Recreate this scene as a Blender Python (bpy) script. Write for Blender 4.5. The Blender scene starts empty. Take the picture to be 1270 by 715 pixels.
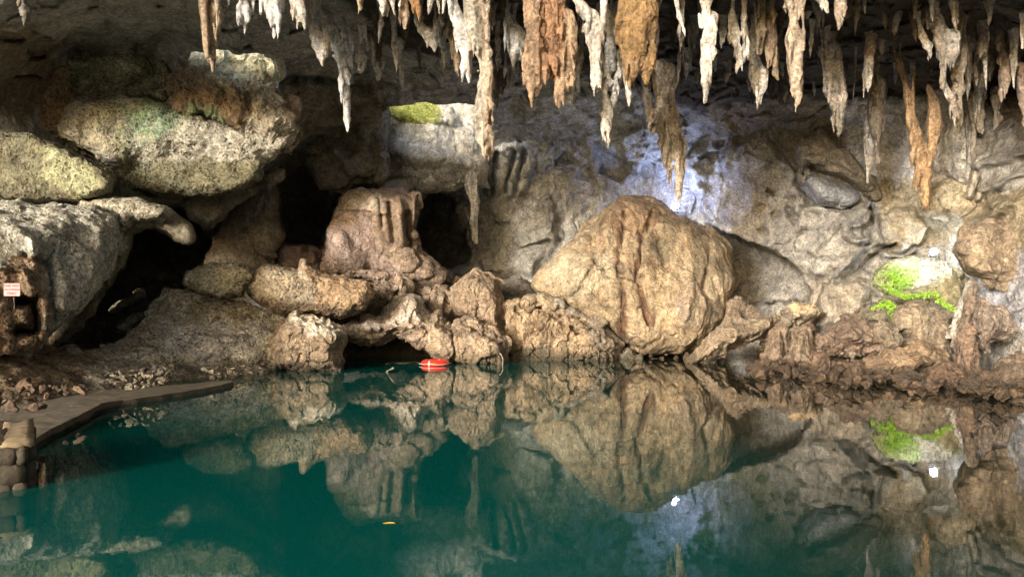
import bpy, math, random, time
import numpy as np
from mathutils import Vector
T0 = time.time()
sc = bpy.context.scene
COL = sc.collection
R = math.radians
random.seed(7)
rng = np.random.default_rng(7)

# ------------------------------------------------------------------ camera, sky, sun
F, CX, YH, EYE = 917.0, 635.0, 375.0, 1.7          # focal length and horizon in photo pixels, eye height in m
cam = bpy.data.cameras.new('camera')
cam.sensor_width = 36; cam.lens = 36 * F / 1270
cam.shift_y = 17.5 / 1270
cam.clip_start = 0.1; cam.clip_end = 3000
camo = bpy.data.objects.new('camera', cam); COL.objects.link(camo)
camo.location = (0, 0, EYE); camo.rotation_euler = (R(90), 0, 0)
sc.camera = camo
SUN_EL, SUN_AZ = 10, 213      # azimuth clockwise from +Y
w = bpy.data.worlds.new('World'); sc.world = w; w.use_nodes = True
nt = w.node_tree; nt.nodes.clear()
sky = nt.nodes.new('ShaderNodeTexSky'); sky.sky_type = 'NISHITA'; sky.sun_disc = False
sky.dust_density = 5; sky.air_density = .8; sky.ozone_density = .3
sky.sun_elevation = R(SUN_EL); sky.sun_rotation = R(SUN_AZ)
bg = nt.nodes.new('ShaderNodeBackground'); bg.inputs[1].default_value = 0.15
wo = nt.nodes.new('ShaderNodeOutputWorld')
nt.links.new(sky.outputs[0], bg.inputs[0]); nt.links.new(bg.outputs[0], wo.inputs[0])
sl = bpy.data.lights.new('sun', 'SUN'); sl.energy = 1.5; sl.angle = R(10); sl.color = (1, .98, .955)
so = bpy.data.objects.new('sun', sl); COL.objects.link(so)
sdir = Vector((math.sin(R(SUN_AZ)) * math.cos(R(SUN_EL)), math.cos(R(SUN_AZ)) * math.cos(R(SUN_EL)), math.sin(R(SUN_EL))))
so.rotation_euler = sdir.to_track_quat('Z', 'Y').to_euler()
so.location = (0, -20, 40)
sc.view_settings.view_transform = 'Standard'; sc.view_settings.look = 'None'
sc.view_settings.exposure = 1.52; sc.view_settings.gamma = 1.0
sc.cycles.use_denoising = True
sc.cycles.max_bounces = 8; sc.cycles.diffuse_bounces = 5

# ------------------------------------------------------------------ numpy noise
_perm = rng.permutation(256); _perm = np.concatenate([_perm, _perm, _perm]).astype(np.int32)
_g = rng.normal(size=(256, 3)); _g /= np.linalg.norm(_g, axis=1)[:, None]; _g = _g.astype(np.float32)
def perlin(P):
    P = np.asarray(P, np.float32)
    I = np.floor(P).astype(np.int32); f = P - I; I &= 255
    u = f * f * f * (f * (f * 6 - 15) + 10)
    out = np.zeros(len(P), np.float32)
    for dx in (0, 1):
        wx = u[:, 0] if dx else 1 - u[:, 0]
        a = _perm[I[:, 0] + dx]
        for dy in (0, 1):
            wy = u[:, 1] if dy else 1 - u[:, 1]
            b = _perm[(a + I[:, 1] + dy) & 511]
            for dz in (0, 1):
                wz = u[:, 2] if dz else 1 - u[:, 2]
                h = _perm[(b + I[:, 2] + dz) & 511] & 255
                g = _g[h]
                out += wx * wy * wz * (g[:, 0] * (f[:, 0] - dx) + g[:, 1] * (f[:, 1] - dy) + g[:, 2] * (f[:, 2] - dz))
    return out * 1.5
def fbm(P, freq, octs=3, stretch=(1, 1, 1), seed=0.0, gain=.5):
    P = np.asarray(P, np.float32) * np.array(stretch, np.float32) * freq + seed * 17.31
    s = 0; a = 1.0
    for o in range(octs):
        s = s + a * perlin(P); P = P * 2.03 + 11.7; a *= gain
    return s
def ridged(P, freq, octs=3, stretch=(1, 1, 1), seed=0.0):
    P = np.asarray(P, np.float32) * np.array(stretch, np.float32) * freq + seed * 13.7
    s = 0; a = 1.0
    for o in range(octs):
        n = 1 - 2 * np.abs(perlin(P)); s = s + a * n; P = P * 2.1 + 5.3; a *= .5
    return s / 1.75

def worley(P, freq, seed=0.):
    P = np.asarray(P, np.float32) * freq + seed * 7.7; I = np.floor(P).astype(np.int32); f = P - I
    d1 = np.full(len(P), 9., np.float32); d2 = d1.copy(); cell = np.zeros(len(P), np.float32); hid = np.zeros(len(P), np.int32); vx = np.zeros((len(P), 3), np.float32)
    for dx in (-1, 0, 1):
        a = _perm[(I[:, 0] + dx) & 255]
        for dy in (-1, 0, 1):
            b = _perm[(a + I[:, 1] + dy) & 255]
            for dz in (-1, 0, 1):
                h = _perm[(b + I[:, 2] + dz) & 255]
                o = _g[h] * .45 + .5
                q = (dx + o[:, 0] - f[:, 0]) ** 2 + (dy + o[:, 1] - f[:, 1]) ** 2 + (dz + o[:, 2] - f[:, 2]) ** 2
                m = q < d1; hid = np.where(m, h & 255, hid); vx = np.where(m[:, None], np.stack([dx + o[:, 0] - f[:, 0], dy + o[:, 1] - f[:, 1], dz + o[:, 2] - f[:, 2]], 1), vx); d2 = np.where(m, d1, np.minimum(d2, q)); cell = np.where(m, h / 255., cell); d1 = np.where(m, q, d1)
    return np.sqrt(d1), np.sqrt(d2), cell, (vx * _g[(hid + 37) & 255]).sum(1)
def relief(P, kind, seed):
    # surface relief in metres, on top of a rock's own form
    wv = np.stack([perlin(P * 1.3 + seed), perlin(P * 1.3 + seed + 31), perlin(P * 1.3 + seed + 67)], 1)
    if kind == 'pitted':
        F1, F2, c, t = worley(P + wv * .12, 4.6, seed); big = ridged(P, 1.3, 3, seed=seed)
        return .085 * F1 - .05 + .05 * big + .03 * fbm(P, 8, 2, seed=seed)
    if kind == 'crag':
        F1, F2, c, t = worley((P + wv * .12) * np.array([1, 1, .55]), 1.5, seed); G1, G2, c2, t2 = worley((P + wv * .1) * np.array([1, 1, .7]), 4.2, seed + 5)
        return .16 * (c - .5) + .26 * t - .05 * np.exp(-((F2 - F1) / .06) ** 2) + .04 * (c2 - .5) + .12 * t2 + .04 * ridged(P, 3.0, 3, (1, 1, .5), seed) + .02 * ridged(P, 8, 2, (1, 1, .6), seed)
    if kind == 'boulder':
        F1, F2, c, t = worley((P + wv * .2) * np.array([1, 1, .5]), .8, seed)
        return .05 * (c - .5) + .2 * t - .04 * np.exp(-((F2 - F1) / .04) ** 2) + .035 * ridged(P, 1.8, 4, (1, 1, .4), seed) + .035 * ridged(P, 5, 3, (1, 1, .35), seed)
    if kind == 'wall':
        F1, F2, c, t = worley((P + wv * .3), .7, seed)
        return .2 * t + .05 * (c - .5) - .06 * np.exp(-((F2 - F1) / .06) ** 2) + .05 * ridged(P, 2.2, 4, seed=seed) + .02 * fbm(P, 7, 2, seed=seed)
    if kind == 'drip': return .04 * ridged(P, 5, 3, (1, 1, .2), seed)
    return 0

# ------------------------------------------------------------------ coordinates
def at(px, py, d): return ((px - CX) / F * d, d, EYE + (YH - py) / F * d)
def onz(px, py, z=0.0):
    d = F * (EYE - z) / (py - YH); return ((px - CX) / F * d, d, z)
def proj(P):
    y = np.maximum(P[:, 1], .5); return CX + P[:, 0] / y * F, YH - (P[:, 2] - EYE) / y * F

def poly_sdf(poly, X, Y):                      # signed distance, positive inside
    poly = np.array(poly, np.float32); n = len(poly)
    d2 = np.full(X.shape, 1e12, np.float32); ins = np.zeros(X.shape, bool)
    for i in range(n):
        a = poly[i]; b = poly[(i + 1) % n]; e = b - a
        t = np.clip(((X - a[0]) * e[0] + (Y - a[1]) * e[1]) / max(1e-6, e @ e), 0, 1)
        d2 = np.minimum(d2, (X - a[0] - t * e[0]) ** 2 + (Y - a[1] - t * e[1]) ** 2)
        c = (a[1] > Y) != (b[1] > Y)
        if e[1] != 0: ins ^= c & (X < a[0] + (Y - a[1]) * e[0] / e[1])
    d = np.sqrt(d2); return np.where(ins, d, -d)
def line_dist(pl, X, Y):
    pl = np.array(pl, np.float32); d2 = np.full(X.shape, 1e12, np.float32)
    for i in range(len(pl) - 1):
        a = pl[i]; e = pl[i + 1] - a
        t = np.clip(((X - a[0]) * e[0] + (Y - a[1]) * e[1]) / max(1e-6, e @ e), 0, 1)
        d2 = np.minimum(d2, (X - a[0] - t * e[0]) ** 2 + (Y - a[1] - t * e[1]) ** 2)
    return np.sqrt(d2)
def smooth01(x): x = np.clip(x, 0, 1); return x * x * (3 - 2 * x)
def rbf(ctrl):
    c = np.array(ctrl, float); n = len(c); xy = c[:, :2] / 100.0
    def phi(r): return r
    A = np.zeros((n + 3, n + 3)); A[:n, :n] = phi(np.linalg.norm(xy[:, None] - xy[None], axis=2)); A[:n, :n] += np.eye(n) * 1e-3
    A[:n, n] = 1; A[:n, n + 1:] = xy; A[n, :n] = 1; A[n + 1:, :n] = xy.T
    s = np.linalg.solve(A, np.concatenate([c[:, 2], [0, 0, 0]]))
    def ev(X, Y):
        sh = X.shape; X = X.ravel() / 100; Y = Y.ravel() / 100
        o = s[n] + s[n + 1] * X + s[n + 2] * Y
        for i in range(n): o = o + s[i] * np.hypot(X - xy[i, 0], Y - xy[i, 1])
        return o.reshape(sh)
    return ev
def bil(M, x0, y0, u, v):
    h, w_ = M.shape; x = np.clip(u - x0, 0, w_ - 1.001); y = np.clip(v - y0, 0, h - 1.001)
    i = x.astype(np.int32); j = y.astype(np.int32); fx = x - i; fy = y - j
    return (M[j, i] * (1 - fx) + M[j, i + 1] * fx) * (1 - fy) + (M[j + 1, i] * (1 - fx) + M[j + 1, i + 1] * fx) * fy

# ------------------------------------------------------------------ surface nets
def surfnet(V, o, h):
    nx, ny, nz = V.shape; ins = V < 0
    S = [slice(0, -1), slice(1, None)]
    cnt = np.zeros((nx - 1, ny - 1, nz - 1), np.int8)
    for a in (0, 1):
        for b in (0, 1):
            for c in (0, 1): cnt += ins[S[a], S[b], S[c]]
    act = (cnt > 0) & (cnt < 8); ci = np.argwhere(act)
    if len(ci) == 0: return np.zeros((0, 3)), np.zeros((0, 4), int)
    idx = np.full(act.shape, -1, np.int32); idx[act] = np.arange(len(ci))
    acc = np.zeros((len(ci), 3)); num = np.zeros(len(ci))
    cor = [(a, b, c) for a in (0, 1) for b in (0, 1) for c in (0, 1)]
    val = {k: V[ci[:, 0] + k[0], ci[:, 1] + k[1], ci[:, 2] + k[2]] for k in cor}
    for k in cor:
        for ax in range(3):
            if k[ax] == 0:
                m = list(k); m[ax] = 1; m = tuple(m)
                a, b = val[k], val[m]; cr = (a < 0) != (b < 0)
                t = np.where(cr, a / np.where(cr, a - b, 1), 0)
                p = np.array(k, float)[None] + 0 * acc; p[:, ax] += t
                acc += p * cr[:, None]; num += cr
    P = (ci + acc / num[:, None]) * h + np.array(o)
    Q = []
    for ax in range(3):
        sa = [slice(None)] * 3; sb = [slice(None)] * 3; sa[ax] = slice(0, -1); sb[ax] = slice(1, None)
        A = ins[tuple(sa)]; B = ins[tuple(sb)]
        e = np.argwhere(A != B); o1, o2 = [k for k in range(3) if k != ax]
        lim = act.shape
        ok = (e[:, o1] > 0) & (e[:, o2] > 0) & (e[:, o1] < lim[o1]) & (e[:, o2] < lim[o2]); e = e[ok]
        dirn = A[tuple(e.T)]
        q = []
        for (d1, d2) in ((-1, -1), (0, -1), (0, 0), (-1, 0)):
            c = e.copy(); c[:, o1] += d1; c[:, o2] += d2; q.append(idx[tuple(c.T)])
        q = np.stack(q, 1)
        flip = dirn if ax != 1 else ~dirn
        q[~flip] = q[~flip][:, ::-1]
        Q.append(q)
    return P, np.concatenate(Q)
def vnormals(P, Q):
    n = np.cross(P[Q[:, 2]] - P[Q[:, 0]], P[Q[:, 3]] - P[Q[:, 1]])
    N = np.zeros_like(P)
    for k in range(4):
        for a in range(3): N[:, a] += np.bincount(Q[:, k], n[:, a], len(P))
    return N / np.maximum(1e-9, np.linalg.norm(N, axis=1))[:, None]

NTRI = 0
def link_mesh(name, P, Q, mat, col=None, parent=None, origin=None, smooth=True):
    global NTRI
    P = np.asarray(P, float); Q = np.asarray(Q, np.int32)
    if origin is None: origin = np.array([P[:, 0].mean(), P[:, 1].mean(), P[:, 2].min()]) if parent is None else np.zeros(3)
    origin = np.array(origin, float)
    me = bpy.data.meshes.new(name)
    k = Q.shape[1]
    me.vertices.add(len(P)); me.vertices.foreach_set('co', (P - origin).astype(np.float32).ravel())
    me.loops.add(Q.size); me.loops.foreach_set('vertex_index', Q.ravel())
    me.polygons.add(len(Q)); me.polygons.foreach_set('loop_start', np.arange(0, Q.size, k, dtype=np.int32))
    try: me.polygons.foreach_set('loop_total', np.full(len(Q), k, np.int32))
    except Exception: pass
    me.polygons.foreach_set('use_smooth', np.full(len(Q), smooth))
    me.update(calc_edges=True)
    if col is not None:
        ca = me.color_attributes.new('tint', 'FLOAT_COLOR', 'POINT')
        c4 = np.ones((len(P), 4), np.float32); c4[:, :3] = col; ca.data.foreach_set('color', c4.ravel())
    me.materials.append(mat)
    o = bpy.data.objects.new(name, me); COL.objects.link(o)
    if parent is not None: o.parent = parent
    o.location = origin
    NTRI += len(Q) * (k - 2)
    return o
def tag(o, label=None, cat=None, group=None, kind=None):
    if label: o['label'] = label
    if cat: o['category'] = cat
    if group: o['group'] = group
    if kind: o['kind'] = kind
    return o

# ------------------------------------------------------------------ materials
def nd(nt, t, **kw):
    n = nt.nodes.new(t)
    for k, v in kw.items():
        if k in n.inputs.keys() if isinstance(k, str) else False: n.inputs[k].default_value = v
        else: setattr(n, k, v)
    return n
def ramp(nt, fac, stops):
    r = nt.nodes.new('ShaderNodeValToRGB'); e = r.color_ramp.elements
    while len(e) < len(stops): e.new(.5)
    for i, (p, c) in enumerate(stops):
        e[i].position = p; e[i].color = (c, c, c, 1) if not isinstance(c, tuple) else (*c, 1)
    nt.links.new(fac, r.inputs[0]); return r.outputs[0]
def rock_mat(name, pit=.5, pit_scale=9, flute=0., rough=.85, grain=1., pale=.3, crack=.3, speck=.5, wet=0., warmth=1.):
    m = bpy.data.materials.new(name); m.use_nodes = True; nt = m.node_tree; nt.nodes.clear(); L = nt.links.new
    out = nt.nodes.new('ShaderNodeOutputMaterial'); b = nt.nodes.new('ShaderNodeBsdfPrincipled'); L(b.outputs[0], out.inputs[0])
    geo = nt.nodes.new('ShaderNodeNewGeometry'); att = nt.nodes.new('ShaderNodeAttribute'); att.attribute_name = 'tint'
    def mapped(s):
        mp = nt.nodes.new('ShaderNodeMapping'); mp.inputs['Scale'].default_value = s; L(geo.outputs['Position'], mp.inputs[0]); return mp.outputs[0]
    pos = mapped((1, 1, 1)); vert = mapped((1, 1, .16))
    def noise(v, scale, det=6, rgh=.6, dist=0.):
        n = nt.nodes.new('ShaderNodeTexNoise'); L(v, n.inputs['Vector']); n.inputs['Scale'].default_value = scale
        n.inputs['Detail'].default_value = det; n.inputs['Roughness'].default_value = rgh; n.inputs['Distortion'].default_value = dist
        return n.outputs['Fac']
    def math_(op, a, b_, c=None):
        n = nt.nodes.new('ShaderNodeMath'); n.operation = op
        for i, x in enumerate((a, b_, c)):
            if x is None: continue
            if isinstance(x, (int, float)): n.inputs[i].default_value = x
            else: L(x, n.inputs[i])
        return n.outputs[0]
    def mix(kind, fac, a, c):
        n = nt.nodes.new('ShaderNodeMix'); n.data_type = 'RGBA'; n.blend_type = kind
        for i, x in ((0, fac), (6, a), (7, c)):
            if isinstance(x, (int, float)): n.inputs[i].default_value = x
            elif isinstance(x, tuple): n.inputs[i].default_value = (*x, 1)
            else: L(x, n.inputs[i])
        return n.outputs[2]
    big = noise(pos, .9, 8, .62); med = noise(pos, 4.0, 8, .65, .4); fine = noise(pos, 15, 6, .75); st = noise(vert, 5.0, 7, .6, .3)
    # pits: voronoi cells whose floor is dark with grime
    v = nt.nodes.new('ShaderNodeTexVoronoi'); v.feature = 'F1'; v.inputs['Scale'].default_value = pit_scale; v.inputs['Randomness'].default_value = 1
    wv = nt.nodes.new('ShaderNodeVectorMath'); wv.operation = 'ADD'
    nw = nt.nodes.new('ShaderNodeTexNoise'); L(pos, nw.inputs['Vector']); nw.inputs['Scale'].default_value = pit_scale * .8; nw.inputs['Detail'].default_value = 3
    sc_ = nt.nodes.new('ShaderNodeVectorMath'); sc_.operation = 'SCALE'; sc_.inputs['Scale'].default_value = 1.4 / pit_scale; L(nw.outputs['Color'], sc_.inputs[0])
    L(pos, wv.inputs[0]); L(sc_.outputs[0], wv.inputs[1]); L(wv.outputs[0], v.inputs['Vector'])
    pitf = ramp(nt, v.outputs['Distance'], [(.12, 0.), (.5, 1.)])
    pitmask = ramp(nt, noise(pos, 1.7, 4, .6), [(.4, 0.), (.62, 1.)])
    # cracks
    vc = nt.nodes.new('ShaderNodeTexVoronoi'); vc.feature = 'DISTANCE_TO_EDGE'; vc.inputs['Scale'].default_value = 1.1
    wc = nt.nodes.new('ShaderNodeVectorMath'); wc.operation = 'ADD'; s2 = nt.nodes.new('ShaderNodeVectorMath'); s2.operation = 'SCALE'; s2.inputs['Scale'].default_value = .9
    n2 = nt.nodes.new('ShaderNodeTexNoise'); L(pos, n2.inputs['Vector']); n2.inputs['Scale'].default_value = 1.6; n2.inputs['Detail'].default_value = 5
    L(n2.outputs['Color'], s2.inputs[0]); L(pos, wc.inputs[0]); L(s2.outputs[0], wc.inputs[1]); L(wc.outputs[0], vc.inputs['Vector'])
    crk = ramp(nt, vc.outputs['Distance'], [(0.0, 0.), (.022, 1.)])
    # colour
    k1 = ramp(nt, big, [(.3, .62), (.5, 1.0), (.72, 1.3)])
    k2 = ramp(nt, med, [(.3, .5), (.5, .95), (.7, 1.5)])
    c = mix('MULTIPLY', 1.0, att.outputs['Color'], k1); c = mix('MULTIPLY', .8, c, k2)
    warm = ramp(nt, noise(pos, 1.9, 6, .7, .5), [(.42, 0.), (.68, 1.)])
    c = mix('MULTIPLY', math_('MULTIPLY', warm, .4 * warmth), c, (1.03, .85, .66))
    pl = ramp(nt, noise(pos, 3.1, 8, .72), [(.56, 0.), (.72, 1.)])
    c = mix('MIX', math_('MULTIPLY', pl, pale), c, (.56, .53, .47))
    if flute > 0:
        k3 = ramp(nt, st, [(.33, .5), (.5, 1.), (.7, 1.25)]); c = mix('MULTIPLY', min(1, flute), c, k3)
    k4 = ramp(nt, fine, [(.36, .42), (.5, .95), (.64, 1.55)]); c = mix('MULTIPLY', min(1, grain * .8), c, k4)
    pd = math_('MULTIPLY', math_('SUBTRACT', 1.0, pitf), math_('MULTIPLY', pitmask, speck)); c = mix('MIX', pd, c, (.035, .03, .022))
    ck = math_('MULTIPLY', math_('SUBTRACT', 1.0, crk), crack * .8); c = mix('MIX', ck, c, (.03, .025, .02))
    # mineral tide line: rock within reach of the water is stained dark
    sz = nt.nodes.new('ShaderNodeSeparateXYZ'); L(geo.outputs['Position'], sz.inputs[0])
    tl = ramp(nt, math_('ADD', sz.outputs[2], math_('MULTIPLY', big, .45)), [(.32, 1.), (.55, 0.)])
    c = mix('MIX', math_('MULTIPLY', tl, .72), c, (.055, .045, .032))
    L(c, b.inputs['Base Color'])
    if wet > 0:
        # the splash zone near the waterline is damp
        sx = nt.nodes.new('ShaderNodeSeparateXYZ'); L(geo.outputs['Position'], sx.inputs[0])
        wl = ramp(nt, math_('ADD', sx.outputs[2], math_('MULTIPLY', med, .3)), [(.2, .25), (.75, rough)])
        L(wl, b.inputs['Roughness'])
    else: b.inputs['Roughness'].default_value = rough
    b.inputs['Specular IOR Level'].default_value = .35
    # relief
    h = math_('ADD', math_('MULTIPLY', med, .13), math_('MULTIPLY', fine, .05 * grain))
    h = math_('ADD', h, math_('MULTIPLY', pitf, math_('MULTIPLY', math_('ADD', math_('MULTIPLY', pitmask, .7), .3), .035 * pit)))
    h = math_('ADD', h, math_('MULTIPLY', crk, .05 * crack))
    if flute > 0: h = math_('ADD', h, math_('MULTIPLY', st, .16 * flute))
    bp = nt.nodes.new('ShaderNodeBump'); bp.inputs['Distance'].default_value = 1.0; bp.inputs['Strength'].default_value = .9
    L(h, bp.inputs['Height']); L(bp.outputs[0], b.inputs['Normal'])
    return m
M = dict(
    wall=rock_mat('weathered_cave_limestone', pit=.6, pit_scale=6, flute=.25, crack=.35, pale=.25, speck=.25, warmth=.4),
    pitted=rock_mat('pitted_limestone', pit=2.2, pit_scale=11, grain=1.3, crack=.25, pale=.35, speck=.8),
    boulder=rock_mat('stained_boulder_limestone', pit=.8, pit_scale=7, flute=.35, crack=.5, pale=.2, speck=.2),
    crag=rock_mat('craggy_brown_limestone', pit=1.1, pit_scale=8, flute=.25, crack=.3, pale=.3, speck=.4, wet=1, rough=.8),
    drip=rock_mat('dripstone', pit=.9, pit_scale=10, flute=.9, crack=.15, pale=.45, speck=.35, rough=.7, warmth=.45),
)
def plain(name, col, rough=.6, metal=0., emit=None, es=0., bump=0., bscale=30, var=.15):
    m = bpy.data.materials.new(name); m.use_nodes = True; nt = m.node_tree; b = nt.nodes['Principled BSDF']
    b.inputs['Roughness'].default_value = rough; b.inputs['Metallic'].default_value = metal
    n = nt.nodes.new('ShaderNodeTexNoise'); n.inputs['Scale'].default_value = bscale; n.inputs['Detail'].default_value = 5
    tc = nt.nodes.new('ShaderNodeTexCoord'); nt.links.new(tc.outputs['Object'], n.inputs['Vector'])
    r = nt.nodes.new('ShaderNodeValToRGB'); nt.links.new(n.outputs['Fac'], r.inputs[0])
    r.color_ramp.elements[0].position = .3; r.color_ramp.elements[1].position = .7
    r.color_ramp.elements[0].color = (*[x * (1 - var) for x in col], 1); r.color_ramp.elements[1].color = (*[min(1, x * (1 + var)) for x in col], 1)
    nt.links.new(r.outputs[0], b.inputs['Base Color'])
    if bump:
        bp = nt.nodes.new('ShaderNodeBump'); bp.inputs['Distance'].default_value = bump; nt.links.new(n.outputs['Fac'], bp.inputs['Height']); nt.links.new(bp.outputs[0], b.inputs['Normal'])
    if emit: b.inputs['Emission Color'].default_value = (*emit, 1); b.inputs['Emission Strength'].default_value = es
    return m

# ------------------------------------------------------------------ pigment: base colour plus patches of growth, stain and painted light
def paint(P, base, patches, seed=0.):
    u, v = proj(P)
    c = np.tile(np.array(base, np.float32), (len(P), 1))
    if patches:
        n1 = fbm(P, 1.6, 4, seed=seed + 3)
        for pt in patches:
            shape, colr, soft = pt[0], np.array(pt[1], np.float32), pt[2]
            amt = pt[3] if len(pt) > 3 else 1.0
            if len(shape) == 4 and not isinstance(shape[0], tuple):
                cx, cy, rx, ry = shape; s = (1 - np.hypot((u - cx) / rx, (v - cy) / ry)) * min(rx, ry)
            elif isinstance(shape[0], (int, float)): raise ValueError
            elif len(pt) > 4: s = pt[4] - line_dist(shape, u, v)
            else: s = poly_sdf(shape, u, v)
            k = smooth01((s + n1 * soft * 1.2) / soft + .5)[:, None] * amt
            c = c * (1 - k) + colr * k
    g = c.mean(1, keepdims=True); c = g + (c - g) * .76
    return np.minimum(c * 1.28, .6)

# ------------------------------------------------------------------ a rock from its outline, own distance and thickness
def rock(name, label, out, d, T, Rr=40, tb=None, ctrl=None, marks=(), amp=.12, freq=.9, flute=0., ff=1.8, crag=0., cf=1.2, vox=.05,
         mat='crag', col=(.3, .24, .18), patches=(), jag=2.0, cat='rock', group=None, fine=.02, seed=None, facet=0., kind=None, profile=.36, rel=1.0, ridge=False):
    out = [(float(a), float(b)) for a, b in out]
    seed = seed if seed is not None else (abs(hash((round(out[0][0]), round(out[0][1])))) % 97)
    tb = T * .8 if tb is None else tb
    o = np.array(out); m = 14
    x0, y0 = np.floor(o.min(0)) - m; x1, y1 = np.ceil(o.max(0)) + m
    U, V = np.meshgrid(np.arange(x0, x1 + 1), np.arange(y0, y1 + 1)); U = U.astype(np.float32); V = V.astype(np.float32)
    S = poly_sdf(out, U, V)
    UV = np.stack([U.ravel(), V.ravel(), np.full(U.size, seed, float)], 1)
    S = S + (fbm(UV, 1 / 16., 3, seed=seed) * jag).reshape(S.shape)
    Mk = np.zeros_like(S)
    for mk in marks:
        Mk += mk[2] * np.exp(-(line_dist(mk[0], U, V) / mk[1]) ** 2) if len(mk) == 3 else mk[2] * smooth01(poly_sdf(mk[0], U, V) / mk[1] + .5)
    YC = rbf(ctrl)(U, V) if ctrl else np.full(S.shape, d, float)
    s = np.clip(S / Rr, 0, 1); G = s ** .85 if ridge else (1 - (1 - s) ** 2) ** profile
    inr = S > -3
    ylo = (YC - T * G - Mk)[inr].min() - .3; yhi = (YC + tb * G)[inr].max() + .3
    u_lo, u_hi = o[:, 0].min() - 6, o[:, 0].max() + 6; v_lo, v_hi = o[:, 1].min() - 6, o[:, 1].max() + 6
    xs = [(u - CX) / F * y for u in (u_lo, u_hi) for y in (ylo, yhi)]; zs = [EYE + (YH - v) / F * y for v in (v_lo, v_hi) for y in (ylo, yhi)]
    xa, xb = min(xs) - .1, max(xs) + .1; za, zb = min(zs) - .1, max(zs) + .1
    za = max(za, -.9)
    n = [int((b - a) / vox) + 2 for a, b in ((xa, xb), (ylo, yhi), (za, zb))]
    while n[0] * n[1] * n[2] > 5.5e6: vox *= 1.12; n = [int((b - a) / vox) + 2 for a, b in ((xa, xb), (ylo, yhi), (za, zb))]
    X = xa + np.arange(n[0]) * vox; Y = ylo + np.arange(n[1]) * vox; Z = za + np.arange(n[2]) * vox
    GX, GY, GZ = np.meshgrid(X.astype(np.float32), Y.astype(np.float32), Z.astype(np.float32), indexing='ij')
    u = CX + GX / GY * F; v = YH - (GZ - EYE) / GY * F
    s = bil(S, x0, y0, u, v); g = bil(G, x0, y0, u, v); yc = bil(YC, x0, y0, u, v); mk = bil(Mk, x0, y0, u, v)
    f = np.maximum(np.maximum(yc - T * g - mk - GY, GY - yc - tb * g), -s * GY / F)
    band = np.abs(f) < (abs(amp) + flute + crag) * 1.6 + vox * 2
    P = np.stack([GX[band], GY[band], GZ[band]], 1); e = np.zeros(len(P), np.float32)
    if amp: e += amp * fbm(P, freq, 3, seed=seed)
    if flute: e += flute * ridged(P, ff, 2, (1, 1, .22), seed=seed)
    if crag: e -= crag * (ridged(P, cf, 3, seed=seed + 2) - .3)
    if facet:
        q = P / facet; q = q + .5 * np.stack([perlin(q * .7 + 3), perlin(q * .7 + 9), perlin(q * .7 + 17)], 1)
        e += .25 * facet * (np.abs((q @ np.array([.6, .5, .62])) % 1 - .5) + np.abs((q @ np.array([-.7, .4, .6])) % 1 - .5) - .5)
    f[band] += e
    f[0] = f[-1] = 1; f[:, 0] = f[:, -1] = 1; f[:, :, 0] = f[:, :, -1] = 1
    Pv, Q = surfnet(f, (xa, ylo, za), vox)
    if len(Pv) == 0: print('EMPTY', name, label); return None
    # keep the largest piece and drop specks
    Pv, Q = largest(Pv, Q)
    c_ = paint(Pv, col, patches, seed)
    Pv = Pv + vnormals(Pv, Q) * (rel * relief(Pv, mat, seed))[:, None]
    ob = link_mesh(name, Pv, Q, M[mat], c_, smooth=(mat not in ('crag',)))
    label = ' '.join(label.split()[:16])
    if kind: ob['kind'] = kind
    else: tag(ob, label, cat, group)
    return ob
def largest(P, Q):
    lab = np.arange(len(P))
    for _ in range(400):
        mn = lab[Q].min(1); new = lab.copy()
        for k in range(4): np.minimum.at(new, Q[:, k], mn)
        new = new[new]; new = new[new]
        if (new == lab).all(): break
        lab = new
    cnt = np.bincount(lab, minlength=len(P)); keepl = np.where(cnt >= max(60, cnt.max() * .04))[0]
    kp = np.isin(lab, keepl); qk = kp[Q].all(1); mp = np.cumsum(kp) - 1
    return P[kp], mp[Q[qk]]

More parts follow.
